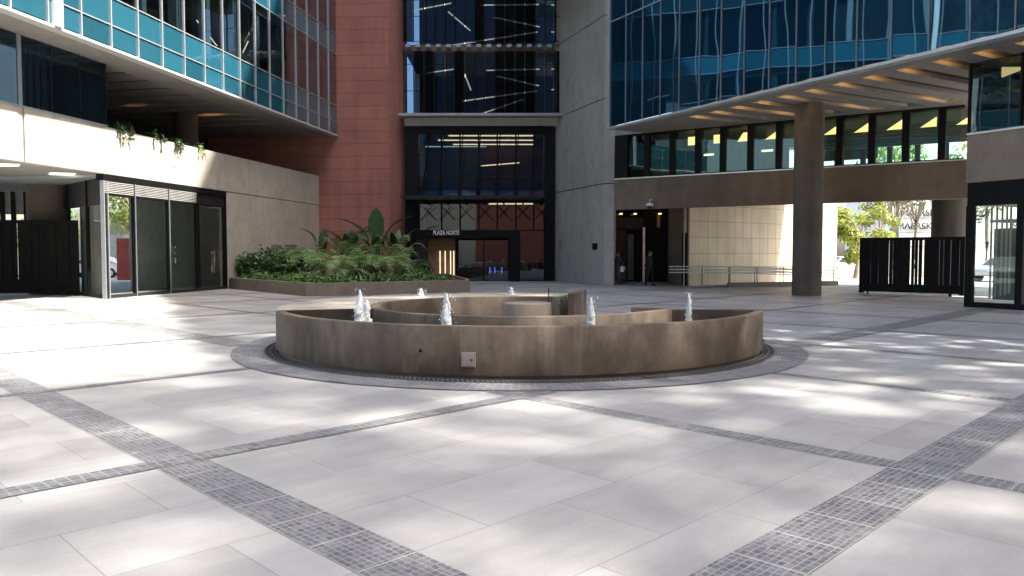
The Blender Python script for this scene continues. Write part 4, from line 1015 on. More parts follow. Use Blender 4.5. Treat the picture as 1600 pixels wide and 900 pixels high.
wbox(PV, 0, 12, 3.05, 3.6, -5, -.25).build('ceiling', 'interior_mid', pv)

# ------------------------------------------------------------------ planter and plants
PL = [gnd(356, 448), gnd(478, 463), gnd(524, 462.5), gnd(734, 456.5)]
PL[0] = LP.pt(LP.S(356, 440)+.1, 0, .0)
pl_poly = [(PL[0].x+.02, PL[0].y), (PL[1].x, PL[1].y), (PL[2].x, PL[2].y), (PL[3].x, PL[3].y), (-1.9, 33.5), (-3.4, 41.5), (-6.9, 43.9), (-10.9, 44.0)]
pt_ = empty('planter', PL[1], 'long low brown concrete planter below the red tower, full of ferns', 'planter')
mb = MB(); n = len(pl_poly); cen = Vector((sum(p[0] for p in pl_poly)/n, sum(p[1] for p in pl_poly)/n))
inner = [tuple(cen+(Vector(p)-cen)*.965) for p in pl_poly]
PH = .50
vs = [(p[0], p[1], 0) for p in pl_poly]+[(p[0], p[1], PH) for p in pl_poly]+[(p[0], p[1], PH) for p in inner]+[(p[0], p[1], .2) for p in inner]
fs = []
for i in range(n):
    j = (i+1) % n
    for k in range(3): fs.append((k*n+i, k*n+j, (k+1)*n+j, (k+1)*n+i))
mb.add(vs, fs); mb.build('planter_wall', 'conc_plant', pt_, bevel=.015)
mb = MB(); mb.add([(p[0], p[1], .42) for p in inner], [tuple(range(n))]); mb.build('soil', 'soil', pt_)

def frond(mb, st, base, ang, length, rise, droop, npin=26, wid=.26, rnd=random):
    d = Vector((math.cos(ang), math.sin(ang), 0)); side = Vector((-d.y, d.x, 0)); pts = []
    for i in range(npin+1):
        t = i/npin; pts.append(base+d*length*(t*.95)+Vector((0, 0, rise*math.sin(min(1, t*1.15)*math.pi*.5)-droop*t**2.4)))
    st.tube(pts[::4]+([pts[-1]] if (npin % 4) else []), [.014*(1-.8*i/(len(pts[::4]))) for i in range(len(pts[::4])+(1 if npin % 4 else 0))], 4)
    for i in range(3, npin+1):
        t = i/npin; w = wid*math.sin(math.pi*min(1, .12+.9*t))**.7*(1.05-.35*t)+.02; p = pts[i]; fwd = (pts[i]-pts[i-1]).normalized()
        for s_ in (-1, 1):
            dr = side*s_*w+fwd*w*.42+Vector((0, 0, -w*rnd.uniform(.1, .35))); hw = fwd*(length/npin)*.40
            q = p+dr*.55+Vector((0, 0, .02))
            mb.add([p-hw*.6, p+hw*.6, q+hw*.8, p+dr, q-hw*.8], [(0, 1, 2, 3, 4)])
def fern(X, Y, nf, L, rise, label, mat, seed, h0=.5):
    rnd = random.Random(seed); o = empty('fern', (X, Y, .42), label, 'fern', 'ferns in the planter'); mb, st = MB(), MB()
    nf = int(nf*1.1)
    for i in range(nf):
        a = 2*math.pi*i/nf+rnd.uniform(-.25, .25); l = L*rnd.uniform(.72, 1.12)
        frond(mb, st, Vector((X, Y, h0)), a, l, rise*rnd.uniform(.55, 1.25), rise*rnd.uniform(.5, 1.15), 21, .46*L/1.6, rnd)
    for i in range(2):
        a = rnd.uniform(0, 6.28); frond(mb, st, Vector((X, Y, h0)), a, L*.75, rise*1.35, rise*.5, 20, .40*L/1.6, rnd)
    mb.build('fronds', mat, o, recalc=False); st.build('stalks', 'stem', o)
def pp(px, Y): return at(px, 420, Y).x
fern(pp(484, 34.2), 34.2, 15, 1.75, 1.5, 'feathery fern at the left with arching tips before the concrete wall', 'fern', 21, .7)
fern(pp(528, 32.0), 32.0, 17, 1.75, 1.05, 'large pale green fern spreading low over the planter front', 'fern', 22, .7)
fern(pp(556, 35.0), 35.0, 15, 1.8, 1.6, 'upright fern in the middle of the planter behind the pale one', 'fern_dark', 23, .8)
fern(pp(600, 33.2), 33.2, 16, 1.7, 1.15, 'light green fern right of the middle, fronds spreading over dark leaves', 'fern', 24, .75)
fern(pp(618, 36.0), 36.0, 13, 1.55, 1.45, 'bright fern before the edge of the red tower, right end of the ferns', 'fern', 25, .9)
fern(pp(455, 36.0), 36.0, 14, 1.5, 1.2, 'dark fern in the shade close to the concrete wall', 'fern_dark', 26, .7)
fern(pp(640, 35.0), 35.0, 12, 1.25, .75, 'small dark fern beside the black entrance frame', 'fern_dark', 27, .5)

def big_leaf(mb, base, ang, lean, L, W, rnd):
    d = Vector((math.cos(ang), math.sin(ang), 0)); side = Vector((-d.y, d.x, 0)); n = 12; rows = []
    for i in range(n+1):
        t = i/n; c = base+d*(lean*L*t**1.5)+Vector((0, 0, L*t*(1-.35*lean*t))); w = W*math.sin(math.pi*min(1, .05+.95*t)**.8)**.75*.5
        if i == n: w = .01
        rag = rnd.uniform(.88, 1.08)
        rows.append((c-side*w*rag+Vector((0, 0, w*.35)), c, c+side*w*rag+Vector((0, 0, w*.35))))
    vs = [p for r in rows for p in r]; fs = []
    for i in range(n):
        for k in (0, 1): fs.append((i*3+k, i*3+k+1, i*3+k+4, i*3+k+3))
    mb.add(vs, fs)
def banana(X, Y, specs, label, seed):
    rnd = random.Random(seed); o = empty('broad_leaf_plant', (X, Y, .42), label, 'plant', 'broad leaved plants in the planter'); mb, st = MB(), MB()
    for (ang, lean, stem, L, W) in specs:
        a = R(ang); d = Vector((math.cos(a), math.sin(a), 0)); b = Vector((X, Y, .42)); t = b+d*stem*.25*lean+Vector((0, 0, stem))
        st.tube([b, (b+t)/2+d*.03, t], [.035, .026, .018], 6); big_leaf(mb, t, a, lean, L, W, rnd)
    mb.build('leaves', 'banana', o, True, recalc=False); st.build('stalks', 'banana', o)
banana(pp(588, 38), 38, [(95, .1, 1.8, 1.7, .85), (185, .35, 1.6, 1.1, .55), (175, .9, 1.75, 1.7, .6), (5, .9, 1.95, 1.6, .55), (20, .5, 1.4, 1.1, .4), (-80, .5, 1.1, 1.2, .5), (-150, .8, 1.2, 1.3, .5), (60, .6, 1.3, 1.2, .5)], 'tallest broad leaved plant with one upright leaf against the red tower', 31)
banana(pp(545, 38.5), 38.5, [(180, .9, 1.6, 1.2, .5), (30, .8, 1.7, 1.3, .5), (90, .3, 1.4, 1.2, .5), (-90, .6, 1.2, 1.2, .45), (-30, .9, 1.5, 1.2, .5), (210, .5, 1.2, 1.2, .45)], 'broad leaved plant with drooping leaves between the ferns and red wall', 32)
banana(pp(505, 39.5), 39.5, [(90, .2, 1.4, 1.1, .5), (170, .9, 1.8, 1.0, .35), (20, .7, 1.3, 1.1, .5), (-80, .5, 1.1, 1.1, .45)], 'small broad leaved plant at the end of the concrete wall', 33)
banana(pp(618, 38.5), 38.5, [(80, .5, 1.5, 1.1, .35), (0, .8, 1.6, 1.2, .35), (-100, .4, 1.2, 1.2, .4), (160, .6, 1.3, 1.1, .4)], 'narrow broad leaved plant nearest the black entrance frame', 34)

def leaf_cloud(mb, c, rx, ry, rz, n, size, rnd, up=.3):
    for _ in range(n):
        while True:
            p = Vector((rnd.uniform(-1, 1), rnd.uniform(-1, 1), rnd.uniform(-1, 1)))
            if p.length < 1 and p.length > .35: break
        q = Vector(c)+Vector((p.x*rx, p.y*ry, p.z*rz)); nrm = (p+Vector((rnd.uniform(-.7, .7), rnd.uniform(-.7, .7), rnd.uniform(-.4, .9)+up))).normalized()
        a = nrm.cross(Vector((rnd.uniform(-1, 1), rnd.uniform(-1, 1), rnd.uniform(-1, 1))))
        if a.length < .05: continue
        a.normalize(); b = nrm.cross(a); s_ = size*rnd.uniform(.6, 1.3)
        mb.add([q-a*s_, q-a*s_*.1+b*s_*.42+nrm*s_*.08, q+a*s_, q-a*s_*.1-b*s_*.42+nrm*s_*.08], [(0, 1, 2, 3)])
def shrub(X, Y, rx, ry, h, n, size, label, mat, seed, z0=.42):
    rnd = random.Random(seed); o = empty('shrub', (X, Y, z0), label, 'shrub', 'dark shrubs in the planter'); mb, st = MB(), MB()
    for k in range(7):
        a = rnd.uniform(0, 6.28); rr = rnd.uniform(.1, .75); c = (X+rx*rr*math.cos(a), Y+ry*rr*math.sin(a), z0+h*rnd.uniform(.35, .72))
        leaf_cloud(mb, c, rx*.5, ry*.5, h*.36, n//7, size, rnd); st.tube([(X, Y, z0), c], [.03, .01], 5)
    mb.build('foliage', mat, o, recalc=False); st.build('branches', 'stem', o)
shrub(pp(398, 36.2), 36.2, 1.0, .9, 1.35, 700, .13, 'dark glossy shrub at the planter end by the glass kiosk', 'shrub', 41)
shrub(pp(430, 35.0), 35.0, 1.0, .9, 1.55, 700, .13, 'dark glossy shrub second from the glass kiosk', 'shrub', 42)
shrub(pp(455, 33.6), 33.6, .9, .8, 1.1, 600, .12, 'low dark shrub in front of the shaded fern', 'shrub', 43)
shrub(pp(575, 36.2), 36.2, 1.4, .9, 1.4, 800, .14, 'dark shrub under the broad leaves in the middle', 'shrub', 44)
shrub(pp(660, 36.5), 36.5, .9, .8, .85, 500, .11, 'low dark shrub before the lobby glass', 'shrub', 45)
rnd = random.Random(5); mb = MB()
edge = [Vector(p) for p in inner[:4]]
for i in range(3):
    for k in range(26):
        t = (k+rnd.random())/26; p = edge[i].lerp(edge[i+1], t)
        if at(0, 0, 1) and i == 2 and t > .92: continue
        dpt = rnd.uniform(.2, .9); p = p+(cen-p).normalized()*dpt
        if i == 1 and k % 3: continue
        leaf_cloud(mb, (p.x, p.y, .55+rnd.uniform(-.05, .1)), .34, .34, .26, 46, .085, rnd, .5)
tag(mb.build('ground_cover', 'cover', None, recalc=False), 'low bright green ground cover along the planter front', 'ground cover', kind='stuff')

# plants hanging over the parapet
def hang(px, seed, label, pale=False):
    rnd = random.Random(seed); s_ = LP.S(px, 215); o = empty('hanging_plant', LP.pt(s_, PT, -.15), label, 'plant', 'plants hanging over the parapet'); mb = MB(); st = MB()
    for k in range(rnd.randint(2, 4)):
        a = rnd.uniform(-.5, .5); out = rnd.uniform(.1, .3); L = rnd.uniform(.3, .65); b = LP.pt(s_+a*.3, PT+.02, -.2); t = LP.pt(s_+a*.45, PT+rnd.uniform(.05, .3), out*.3)
        e2 = LP.pt(s_+a*.6, PT+.1-L, out); st.tube([b, t, e2], .008, 4)
        for j in range(4):
            q = t.lerp(e2, j/5); leaf_cloud(mb, q, .06, .06, .09, 3, .10, rnd)
    leaf_cloud(mb, LP.pt(s_, PT+.10, -.3), .4, .25, .16, 34, .11, rnd)
    mb.build('leaves', 'banana' if not pale else 'fern', o, recalc=False); st.build('stems', 'stem', o)
for i, (px, t, pale) in enumerate([(186, 'first small hanging plant right beside the navy glazed room', 0), (197, 'longer hanging plant next to the one by the glazed room', 0), (245, 'sparse hanging plant halfway along the open parapet', 0), (277, 'hanging plant left of the dark terrace column', 0), (310, 'sunlit hanging plant with pale leaves and the longest tail', 1)]):
    hang(px, 50+i, t, pale)

# ------------------------------------------------------------------ people
def person(name, X, Y, yaw, h, joints, rad, edges, mat, label):
    """one continuous skinned body; joints are in metres for a 1.75 m figure facing -Y"""
    o = empty(name, (X, Y, 0), label, 'person'); k = h/1.75
    names = list(joints); me = bpy.data.meshes.new('body'); me.from_pydata([Vector(joints[n])*k for n in names], [(names.index(a), names.index(b)) for a, b in edges], [])
    b = bpy.data.objects.new('body', me); COL.objects.link(b); b.parent = o; me.materials.append(mat); BASE[b.name] = BASE[o.name]
    md = b.modifiers.new('skin', 'SKIN')
    sl = me.skin_vertices[0] if me.skin_vertices else None
    if sl is None:
        bm = bmesh.new(); bm.from_mesh(me); bm.verts.layers.skin.verify(); bm.to_mesh(me); bm.free(); sl = me.skin_vertices[0]
    for i, n in enumerate(names):
        r = rad[n]; r = r if isinstance(r, tuple) else (r, r); sl.data[i].radius = (r[0]*k, r[1]*k); sl.data[i].use_root = (n == 'pelvis')
    sb = b.modifiers.new('sub', 'SUBSURF'); sb.levels = 1; sb.render_levels = 2
    for p in me.polygons: p.use_smooth = True
    md.use_smooth_shade = True
    o.rotation_euler = (0, 0, yaw); return o, b, k
def body_mat(name, shirt, trousers, shoes, skin, sleeve_x, waist=.95, neck=1.47):
    T = NT(name); tc = T.new('TexCoord'); sx = T.new('SeparateXYZ'); T.link(tc.outputs['Object'], sx.inputs[0])
    n = noise_n(T, tc.outputs['Object'], 9, 4)
    def gt(sock, v):
        m = T.new('Math', operation='GREATER_THAN'); m.inputs[1].default_value = v; T.link(sock, m.inputs[0]); return m.outputs[0]
    ax = T.new('Math', operation='ABSOLUTE'); T.link(sx.outputs[0], ax.inputs[0])
    c = mixc(T, shoes, trousers, gt(sx.outputs[2], .09)); c = mixc(T, c, shirt, gt(sx.outputs[2], waist)); c = mixc(T, c, skin, gt(sx.outputs[2], neck))
    arm = T.new('Math', operation='MULTIPLY'); T.link(gt(ax.outputs[0], .205), arm.inputs[0]); lt = T.new('Math', operation='LESS_THAN'); lt.inputs[1].default_value = sleeve_x; T.link(sx.outputs[2], lt.inputs[0]); T.link(lt.outputs[0], arm.inputs[1])
    c = mixc(T, c, skin, arm.outputs[0])
    c = mixc(T, c, ramp(T, n, [(.3, (.75, .75, .75)), (.7, (1.1, 1.1, 1.1))]).outputs[0], .7, 'MULTIPLY')
    principled(T, c, .75); return T.m
def figure(stride=.0, arm_l=(.24, .02, .86), arm_r=(-.24, .02, .86), elbow_l=None, elbow_r=None, head_tilt=0.):
    J = {'pelvis': (0, 0, .95), 'belly': (0, -.01, 1.08), 'chest': (0, 0, 1.27), 'neckb': (0, .01, 1.43), 'neck': (0, -.005-head_tilt*.3, 1.5), 'head': (0, -.02-head_tilt*.6, 1.60), 'crown': (0, -.01-head_tilt, 1.70), 'nose': (0, -.125-head_tilt, 1.60-head_tilt*.3), 'chin': (0, -.085-head_tilt*.8, 1.535-head_tilt*.2)}
    Rd = {'pelvis': (.155, .115), 'belly': (.14, .105), 'chest': (.16, .11), 'neckb': (.085, .07), 'neck': .052, 'head': (.078, .092), 'crown': (.06, .07), 'nose': .014, 'chin': (.035, .03)}
    Ed = [('pelvis', 'belly'), ('belly', 'chest'), ('chest', 'neckb'), ('neckb', 'neck'), ('neck', 'head'), ('head', 'crown'), ('head', 'nose'), ('head', 'chin')]
    for s_, t in ((1, 'l'), (-1, 'r')):
        st = stride*s_
        J['hip'+t] = (.095*s_, 0, .88); J['knee'+t] = (.105*s_, -.04-st*.5-.02, .49); J['ank'+t] = (.11*s_, .02-st, .085); J['toe'+t] = (.125*s_, -.14-st, .04)
        J['sho'+t] = (.185*s_, .01, 1.40); hd = arm_l if s_ > 0 else arm_r; eb = (elbow_l if s_ > 0 else elbow_r) or (.245*s_, .04, 1.12)
        J['elb'+t] = eb; J['wri'+t] = hd; dv = (Vector(hd)-Vector(eb)).normalized(); J['palm'+t] = tuple(Vector(hd)+dv*.07)
        Rd.update({'hip'+t: .092, 'knee'+t: .06, 'ank'+t: .042, 'toe'+t: (.042, .03), 'sho'+t: .062, 'elb'+t: .043, 'wri'+t: .027, 'palm'+t: (.03, .02)})
        Ed += [('pelvis', 'hip'+t), ('hip'+t, 'knee'+t), ('knee'+t, 'ank'+t), ('ank'+t, 'toe'+t), ('chest', 'sho'+t), ('sho'+t, 'elb'+t), ('elb'+t, 'wri'+t), ('wri'+t, 'palm'+t)]
        for f in range(5):
            y = (f-1.5)*.02; L = (.055, .085, .092, .086, .07)[f]
            side = Vector((0, 1, 0))
            if f == 0: p1 = Vector(hd)+dv*.04+Vector((-.015*s_, -.04, 0)); p2 = p1+dv*.045+Vector((-.01*s_, -.012, 0))
            else: p1 = Vector(J['palm'+t])+side*y+dv*.035; p2 = p1+dv*L*.65+Vector((-.014*s_, 0, 0))
            J[f'f{f}{t}'] = tuple(p1); J[f'g{f}{t}'] = tuple(p2); Rd[f'f{f}{t}'] = .0095; Rd[f'g{f}{t}'] = .0075
            Ed += [('wri'+t if f == 0 else 'palm'+t, f'f{f}{t}'), (f'f{f}{t}', f'g{f}{t}')]
    return J, Rd, Ed
def head_parts(o, k, tilt=0., long_=False):
    hy = -.02-tilt*.6
    def ell(c, r, n1=14, n2=10):
        mb = MB(); vs = []; 
        for i in range(n2+1):
            for j in range(n1):
                a, b = math.pi*i/n2, 2*math.pi*j/n1; vs.append(Vector(c)*k+Vector((r[0]*math.sin(a)*math.cos(b), r[1]*math.sin(a)*math.sin(b), r[2]*math.cos(a)))*k+BASE[o.name])
        mb.add(vs, [(i*n1+j, i*n1+(j+1) % n1, (i+1)*n1+(j+1) % n1, (i+1)*n1+j) for i in range(n2) for j in range(n1)]); return mb
    ell((0, .025-tilt*.8, 1.665), (.092, .105, .09)).build('hair', 'hair', o, True)
    if long_: ell((0, .08, 1.56), (.07, .05, .12)).build('hair', 'hair', o, True)
    for s_ in (-1, 1):
        ell((.032*s_, -.105-tilt, 1.625-tilt*.3), (.013, .008, .008), 8, 6).build('eye', 'black', o, True)
        ell((.088*s_, .0-tilt*.7, 1.605), (.014, .022, .032), 8, 6).build('ear', 'skin', o, True)
    ell((0, -.108-tilt, 1.555-tilt*.3), (.024, .007, .006), 8, 6).build('mouth', 'lamp_red', o, True)
J, Rd, Ed = figure(.05, arm_l=(.27, -.1, .93), elbow_l=(.27, .04, 1.13))
q = at(965, 430, 38.95)
o, b, k = person('person', q.x, q.y, R(-25), 1.68, J, Rd, Ed, body_mat('grey_shirt_brown_trousers', (.03, .032, .036), (.10, .05, .04), (.015, .015, .015), (.36, .21, .15), 1.0), 'person in a dark top and brown trousers holding white paper by the side entrance')
head_parts(o, k, 0., True)
p0 = Vector((.28, -.15, .84))*k+BASE[o.name]; mb = MB(); mb.bar(p0-Vector((0, 0, .14)), p0+Vector((0, 0, .12)), .16, .006); mb.build('paper', 'sign_white', o)
J, Rd, Ed = figure(.16, arm_l=(.22, -.18, .98), arm_r=(-.24, .10, .9), elbow_l=(.25, .05, 1.13), head_tilt=.045)
q = gnd(1016, 447)
o, b, k = person('person', q.x, 37.9, R(38), 1.74, J, Rd, Ed, body_mat('black_suit', (.008, .008, .009), (.007, .007, .008), (.006, .006, .006), (.42, .24, .18), .93), 'person in a black suit walking with lowered head past the black panel')
head_parts(o, k, .045)

# ------------------------------------------------------------------ street beyond the right passage
def tree(X, Y, h, cr, cz, n, size, label, mat, seed, name='street_tree', lean=0., clusters=16):
    rnd = random.Random(seed); o = empty(name, (X, Y, 0), label, 'tree', 'trees in the street beyond the gates'); mb, tr = MB(), MB()
    top = Vector((X+lean, Y, h*.55)); tr.tube([(X, Y, 0), (X+lean*.3+.05, Y, h*.2), (X+lean*.6-.04, Y, h*.38), top], [.19, .14, .12, .09], 9)
    for k in range(clusters):
        a = rnd.uniform(0, 6.28); rr = cr*math.sqrt(rnd.random()); zc = cz+rnd.uniform(-1, 1)*(h-cz)*.8; sc_ = math.sqrt(max(.15, 1-((zc-cz)/(h-cz+.01))**2))
        c = Vector((X+lean+rr*sc_*math.cos(a), Y+rr*sc_*math.sin(a), zc)); tr.tube([top-Vector((0, 0, rnd.uniform(0, h*.15))), top.lerp(c, .5)+Vector((0, 0, .2)), c], [.06, .035, .012], 6)
        q = cr*rnd.uniform(.26, .46); leaf_cloud(mb, c, q, q, q*.8, n//clusters, size, rnd)
    mb.build('crown', mat, o, recalc=False); tr.build('trunk', 'bark', o, True)
q = at(1338, 400, 49); tree(q.x, 49, 5.3, 1.85, 3.0, 2800, .15, 'yellow green sunlit tree right of the free standing column', 'street_leaf', 61, lean=.25)
q = at(1372, 400, 54); tree(q.x, 54, 6.0, 1.4, 3.8, 1500, .15, 'yellow green tree half behind the left post of the right gate', 'street_leaf', 66, lean=.1)
q = at(1396, 400, 56); tree(q.x, 56, 7.2, 2.4, 6.0, 700, .15, 'thin dark leaved tree with bare pale trunk before the white lettered wall', 'dark_leaf', 62, lean=0.)
q = at(1430, 400, 60); tree(q.x, 60, 7.6, 2.2, 6.4, 700, .15, 'thin dark leaved tree beside the gate column', 'dark_leaf', 63)
q = at(1501, 400, 60); tree(q.x, 60, 7.8, 2.0, 5.6, 800, .15, 'dark leaved tree between the gate column and corner pavilion', 'dark_leaf', 67)
for i, (X, Y, h, cr, t) in enumerate([(-34.0, 55.5, 8, 3.0, 'bushy street tree behind the row of black framed windows'), (-27.5, 56.5, 7.5, 2.8, 'sunny street tree above the cream wall, seen through the kiosk')]):
    tree(X, Y, h, cr, 4.6, 2600, .2, t, 'street_leaf' if i else 'fern', 70+i, clusters=22)
for i, (X, Y, h, t) in enumerate([(31, 62, 12, 'tall street tree seen through the green ribbon windows, left of two'), (37, 60, 12.5, 'tall street tree seen through the green ribbon windows, nearest the pavilion')]):
    tree(X, Y, h, 3.2, 8.6, 2600, .24, t, 'fern', 80+i, clusters=24)
wy = 66.
wh = empty('warehouse', (at(1425, 400, wy).x, wy, 0), 'white clad warehouse with dark lettering and a pale blue star emblem', 'building')
wx0, wx1 = at(1383, 400, wy).x, at(1640, 400, wy).x
MB().box(wx0, wx1, wy, wy+8, 0, 7.4).build('wall', 'ware_white', wh)
for zz in (2.2, 3.4, 4.6, 5.8, 7.0): MB().box(wx0, wx1, wy-.02, wy, zz, zz+.03).build('panel_joint', 'panel_grey', wh)
def letters(px, py, H, body='MAERSK'):
    c = bpy.data.curves.new('lettering', 'FONT'); c.body = body; c.size = H*1.4; c.extrude = .02; c.materials.append(M['sign_ink'])
    o = bpy.data.objects.new('lettering', c); COL.objects.link(o); o.parent = wh; o.rotation_euler = (R(90), 0, 0); o.location = at(px, py, wy-.06)-BASE[wh.name]; o.scale = (1.08, 1, 1)
letters(1401, 358, .55); letters(1407, 337, .55); letters(1580, 358, .55)
for (px, py) in ((1389, 360), (1391, 372)):
    p = at(px, py, wy-.04); s_ = .42; em = MB().box(p.x-.1, p.x+2*s_-.1, p.y-.02, p.y, p.z, p.z+2*s_).build('emblem', 'sign_blue', wh)
    c = Vector((p.x-.1+s_, p.y-.04, p.z+s_)); st = MB(); k = 14
    st.add([c+Vector((math.sin(2*math.pi*i/k), 0, math.cos(2*math.pi*i/k)))*(s_*.8 if i % 2 == 0 else s_*.36) for i in range(k)], [tuple(range(k))]); st.build('star', 'sign_white', em)
q = at(1383, 400, 58); mb = MB(); mb.cyl((q.x, q.y), .09, .09, 0, 9, 12)
tag(mb.build('lamp_post', 'white', None, True, at_=(q.x, q.y, 0)), 'thin white post in the street between the yellow tree and white warehouse', 'post')
lw_ = MB(); a, b = at(1303, 440, 52), at(1345, 440, 52); lw_.box(a.x-3, b.x+14, 52, 52.3, 0, .55)
tag(lw_.build('street_wall', 'plaster', None, at_=(a.x, 52, 0)), 'low sunlit cream wall along the street beyond the right gate', 'wall')
def car(X, Y, yaw, paint, label):
    o = empty('parked_car', (0, 0, 0), label, 'car', 'cars parked in the street')
    prof = [(-2.1, .35), (-2.12, .62), (-2.0, .78), (-1.2, .9), (-.55, 1.36), (.75, 1.42), (1.55, 1.0), (2.05, .92), (2.12, .6), (2.08, .35)]
    W = .86; mb = MB(); n = len(prof); ins = [W if z < 1. else W-.17 for _, z in prof]
    mb.add([(x, -w, z) for (x, z), w in zip(prof, ins)]+[(x, w, z) for (x, z), w in zip(prof, ins)], [tuple(range(n)), tuple(range(2*n-1, n-1, -1))]+[(i, n+i, n+(i+1) % n, (i+1) % n) for i in range(n)])
    mb.build('body', paint, o, bevel=.05)
    for s_ in (-1, 1):
        mb = MB(); y = lambda z: s_*(W-.17*max(0, (z-.9)/.46)+.012)
        mb.add([(-.98, y(.95), .95), (-.1, y(.95), .95), (-.1, y(1.3), 1.3), (-.5, y(1.3), 1.3)], [(0, 1, 2, 3)]); mb.add([(-.02, y(.95), .95), (1.35, y(.95), .95), (.75, y(1.34), 1.34), (-.02, y(1.34), 1.34)], [(0, 1, 2, 3)]); mb.build('side_window', 'car_glass', o)
        for x in (-1.3, 1.3):
            mb = MB(); mb.tube([(x, s_*.68, .33), (x, s_*.88, .33)], .33, 20); wh_ = mb.build('wheel', 'rubber', o); mb = MB(); mb.tube([(x, s_*.88, .33), (x, s_*.89, .33)], .2, 14); mb.build('rim', 'alu', wh_)
        mb = MB(); mb.box(-2.13, -2.05, s_*.62-.16, s_*.62+.16, .6, .74); mb.build('headlight', 'white', o); mb = MB(); mb.box(2.07, 2.14, s_*.66-.14, s_*.66+.14, .7, .86); mb.build('tail_light', 'lamp_red', o)
    mb = MB(); mb.add([(-1.14, -.68, .945), (-1.14, .68, .945), (-.59, .6, 1.345), (-.59, -.6, 1.345)], [(0, 1, 2, 3)]); mb.build('windscreen', 'car_glass', o)
    o.location = (X, Y, -.02); o.rotation_euler = (0, 0, yaw); return o
q = at(1306, 425, 60); car(q.x+.6, 60, R(8), 'car_white', 'white car parked beyond the column, under the yellow green tree')
q = at(1560, 440, 44); car(q.x+.5, 44, R(20), 'car_silver', 'silver car seen through the glass door of the corner pavilion')
q = at(150, 435, 51.5); car(q.x, 51.5, R(4), 'car_white', 'white car parked before the grey hoarding behind the kiosk')

# small round drain cover left of the fountain
q = gnd(252, 538); mb = MB(); mb.cyl(q, .2, .2, .0, .012, 28); tag(mb.build('drain_cover', 'alu_dim', None, at_=q), 'small round steel cover in the bright paving left of the fountain', 'drain cover')

# ------------------------------------------------------------------ what stands outside the frame: leaf screen and wing added to dapple the sun, rear block
rnd = random.Random(9)
def dens(gx_, gy_):
    """leaf layers of the added leaf screen that shades this point of the plaza"""
    side = gx_*P_SUN.x+gy_*P_SUN.y      # <1.1 is left of the roof's shadow line
    n1 = noise.noise(Vector((gx_*.40, gy_*.75, 1.7))); n2 = noise.noise(Vector((gx_*1.0, gy_*1.9, 5.1)))
    base = 2.35+3.2*n1+1.4*n2
    if side < 1.1:
        edge = 10.4+.16*(gx_+6)+1.2*n2
        k = max(0., min(1., (edge-gy_)/2.0)); return max(1.1, base*.9)*k
    if gy_ > 17: base += min(1.6, (gy_-17)*.5)
    return max(1.3, base)
fol = MB(); cnt = 0; T0, T1, Z0, Z1 = RL, 84., 17., 64.
for t_ in range(int((T1-T0)*(Z1-Z0)*25)):
    s_ = rnd.uniform(T0, T1); z_ = rnd.uniform(Z0, Z1); p = RF.pt(s_, z_, rnd.uniform(-2.2, .2))
    gx_, gy_ = p.x-SUN.x*z_, p.y-SUN.y*z_
    if gy_ < 0 or gx_ < -16 or gx_ > 15: continue
    if rnd.random() > dens(gx_, gy_)/4.2: continue  # leaves are thinned to give the dapples wanted on the ground
    a = Vector((rnd.uniform(-1, 1), rnd.uniform(-1, 1), rnd.uniform(-1, 1))).normalized(); b = a.cross(Vector((rnd.uniform(-1, 1), rnd.uniform(-1, 1), rnd.uniform(-1, 1)))).normalized(); q = rnd.uniform(.22, .42)
    fol.add([p-a*q, p+b*q*.6, p+a*q, p-b*q*.6], [(0, 1, 2, 3)]); cnt += 1
print('leaf screen leaves', cnt)
q0, q1 = RF.pt(RL+.2, 0, -3), RF.pt(T1, 0, -3)
wing = empty('screen_wing', RF.pt(RL+5, 0, -3), 'plain concrete wing out of view, added to carry the leaf screen', 'building')  # unseen wing, added as a base for the leaf screen
mb = MB(); mb.bar((q0.x, q0.y, 8), (q1.x, q1.y, 8), 5, 16); mb.build('wall', 'conc_grey', wing)  # body of the added wing, out of view
rf = empty('leaf_screen', RF.pt(RL+20, 16.7, -2), 'tall leaf screen out of view, added to dapple the sun on the plaza', 'leaf screen')
fol.build('foliage', 'dark_leaf', rf, recalc=False)  # added screen of loose leaves, there only to filter the sun
for k in range(14):
    q = RF.pt(RL+1+k*4.2, 0, -1); MB().cyl((q.x, q.y), .08, .08, 16.02, 60, 8).build('leaf_screen_post', 'dark', rf)
rear = empty('rear_block', (0, -18, 0), 'cream and red office block closing the plaza behind the viewer', 'building')
MB().box(-34, -5, -26, -18, 0, 46).build('wall', 'plaster', rear); MB().box(-5, 30, -26, -18, 0, 46).build('wall', plain('rear_red', (.36, .13, .09), .85), rear)
for k in range(1):
    MB().box(-33, 29, -18.02, -17.95, 10, 45).build('window_band', 'gl_spandrel_navy', rear)

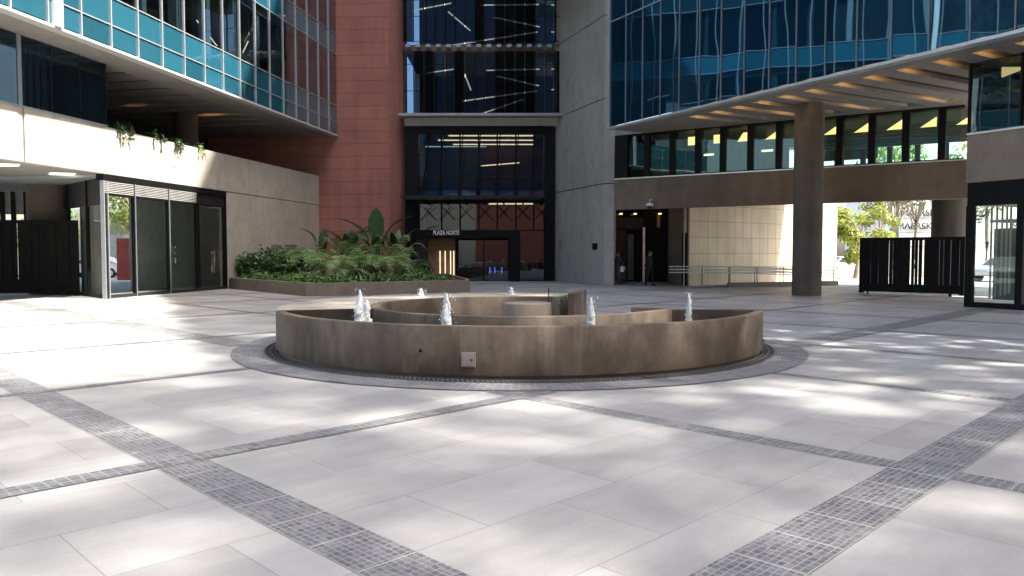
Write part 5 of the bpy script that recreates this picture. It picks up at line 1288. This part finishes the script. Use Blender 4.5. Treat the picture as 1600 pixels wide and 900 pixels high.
# ------------------------------------------------------------------ light, sky, camera
sun_dir = SUN.normalized(); elev = math.asin(sun_dir.z); azim = math.atan2(SUN.x, SUN.y)
sl = bpy.data.lights.new('sun', 'SUN'); sl.energy = 4.0; sl.angle = R(.75); sl.color = (1, .96, .91)
so = bpy.data.objects.new('sun', sl); COL.objects.link(so); so.rotation_euler = sun_dir.to_track_quat('Z', 'Y').to_euler(); so.location = (20, 10, 60)
w = bpy.data.worlds.new('World'); sc.world = w; w.use_nodes = True; nt = w.node_tree; nt.nodes.clear()
sky = nt.nodes.new('ShaderNodeTexSky'); sky.sky_type = 'NISHITA'; sky.sun_disc = False; sky.sun_elevation = elev; sky.sun_rotation = azim; sky.air_density = 1.; sky.dust_density = 4.; sky.ozone_density = 1.
bg = nt.nodes.new('ShaderNodeBackground'); bg.inputs[1].default_value = .15; wo = nt.nodes.new('ShaderNodeOutputWorld')
nt.links.new(sky.outputs[0], bg.inputs[0]); nt.links.new(bg.outputs[0], wo.inputs[0])
cd = bpy.data.cameras.new('camera'); cam = bpy.data.objects.new('camera', cd); COL.objects.link(cam); sc.camera = cam
for o_ in [o for o in list(bpy.data.objects) if o.type == 'FONT']:      # the writing becomes plain mesh
    dg = bpy.context.evaluated_depsgraph_get(); me = bpy.data.meshes.new_from_object(o_.evaluated_get(dg)); nm = bpy.data.objects.new('lettering', me); COL.objects.link(nm)
    nm.parent = o_.parent; nm.location = o_.location; nm.rotation_euler = o_.rotation_euler; nm.scale = o_.scale; bpy.data.objects.remove(o_)
cam.location = (0, 0, CAMH); cam.rotation_euler = (R(90)-PITCH, 0, 0); cd.sensor_width = 36; cd.lens = F/1600*36; cd.clip_end = 2000; cd.clip_start = .05
vs_ = sc.view_settings; sc.display_settings.display_device = 'sRGB'; vs_.view_transform = 'Standard'; vs_.look = 'None'; vs_.gamma = 1; vs_.exposure = 2.1; vs_.use_curve_mapping = False
vs_.use_white_balance = True; vs_.white_balance_temperature = 6750; vs_.white_balance_tint = 6
sc.render.engine = 'CYCLES'; cy = sc.cycles; cy.use_denoising = True; cy.max_bounces = 8; cy.diffuse_bounces = 4; cy.glossy_bounces = 4; cy.transmission_bounces = 4; cy.transparent_max_bounces = 16
cy.caustics_reflective = False; cy.caustics_refractive = False; cy.sample_clamp_indirect = 6
try: cy.denoiser = 'OPENIMAGEDENOISE'
except Exception: pass
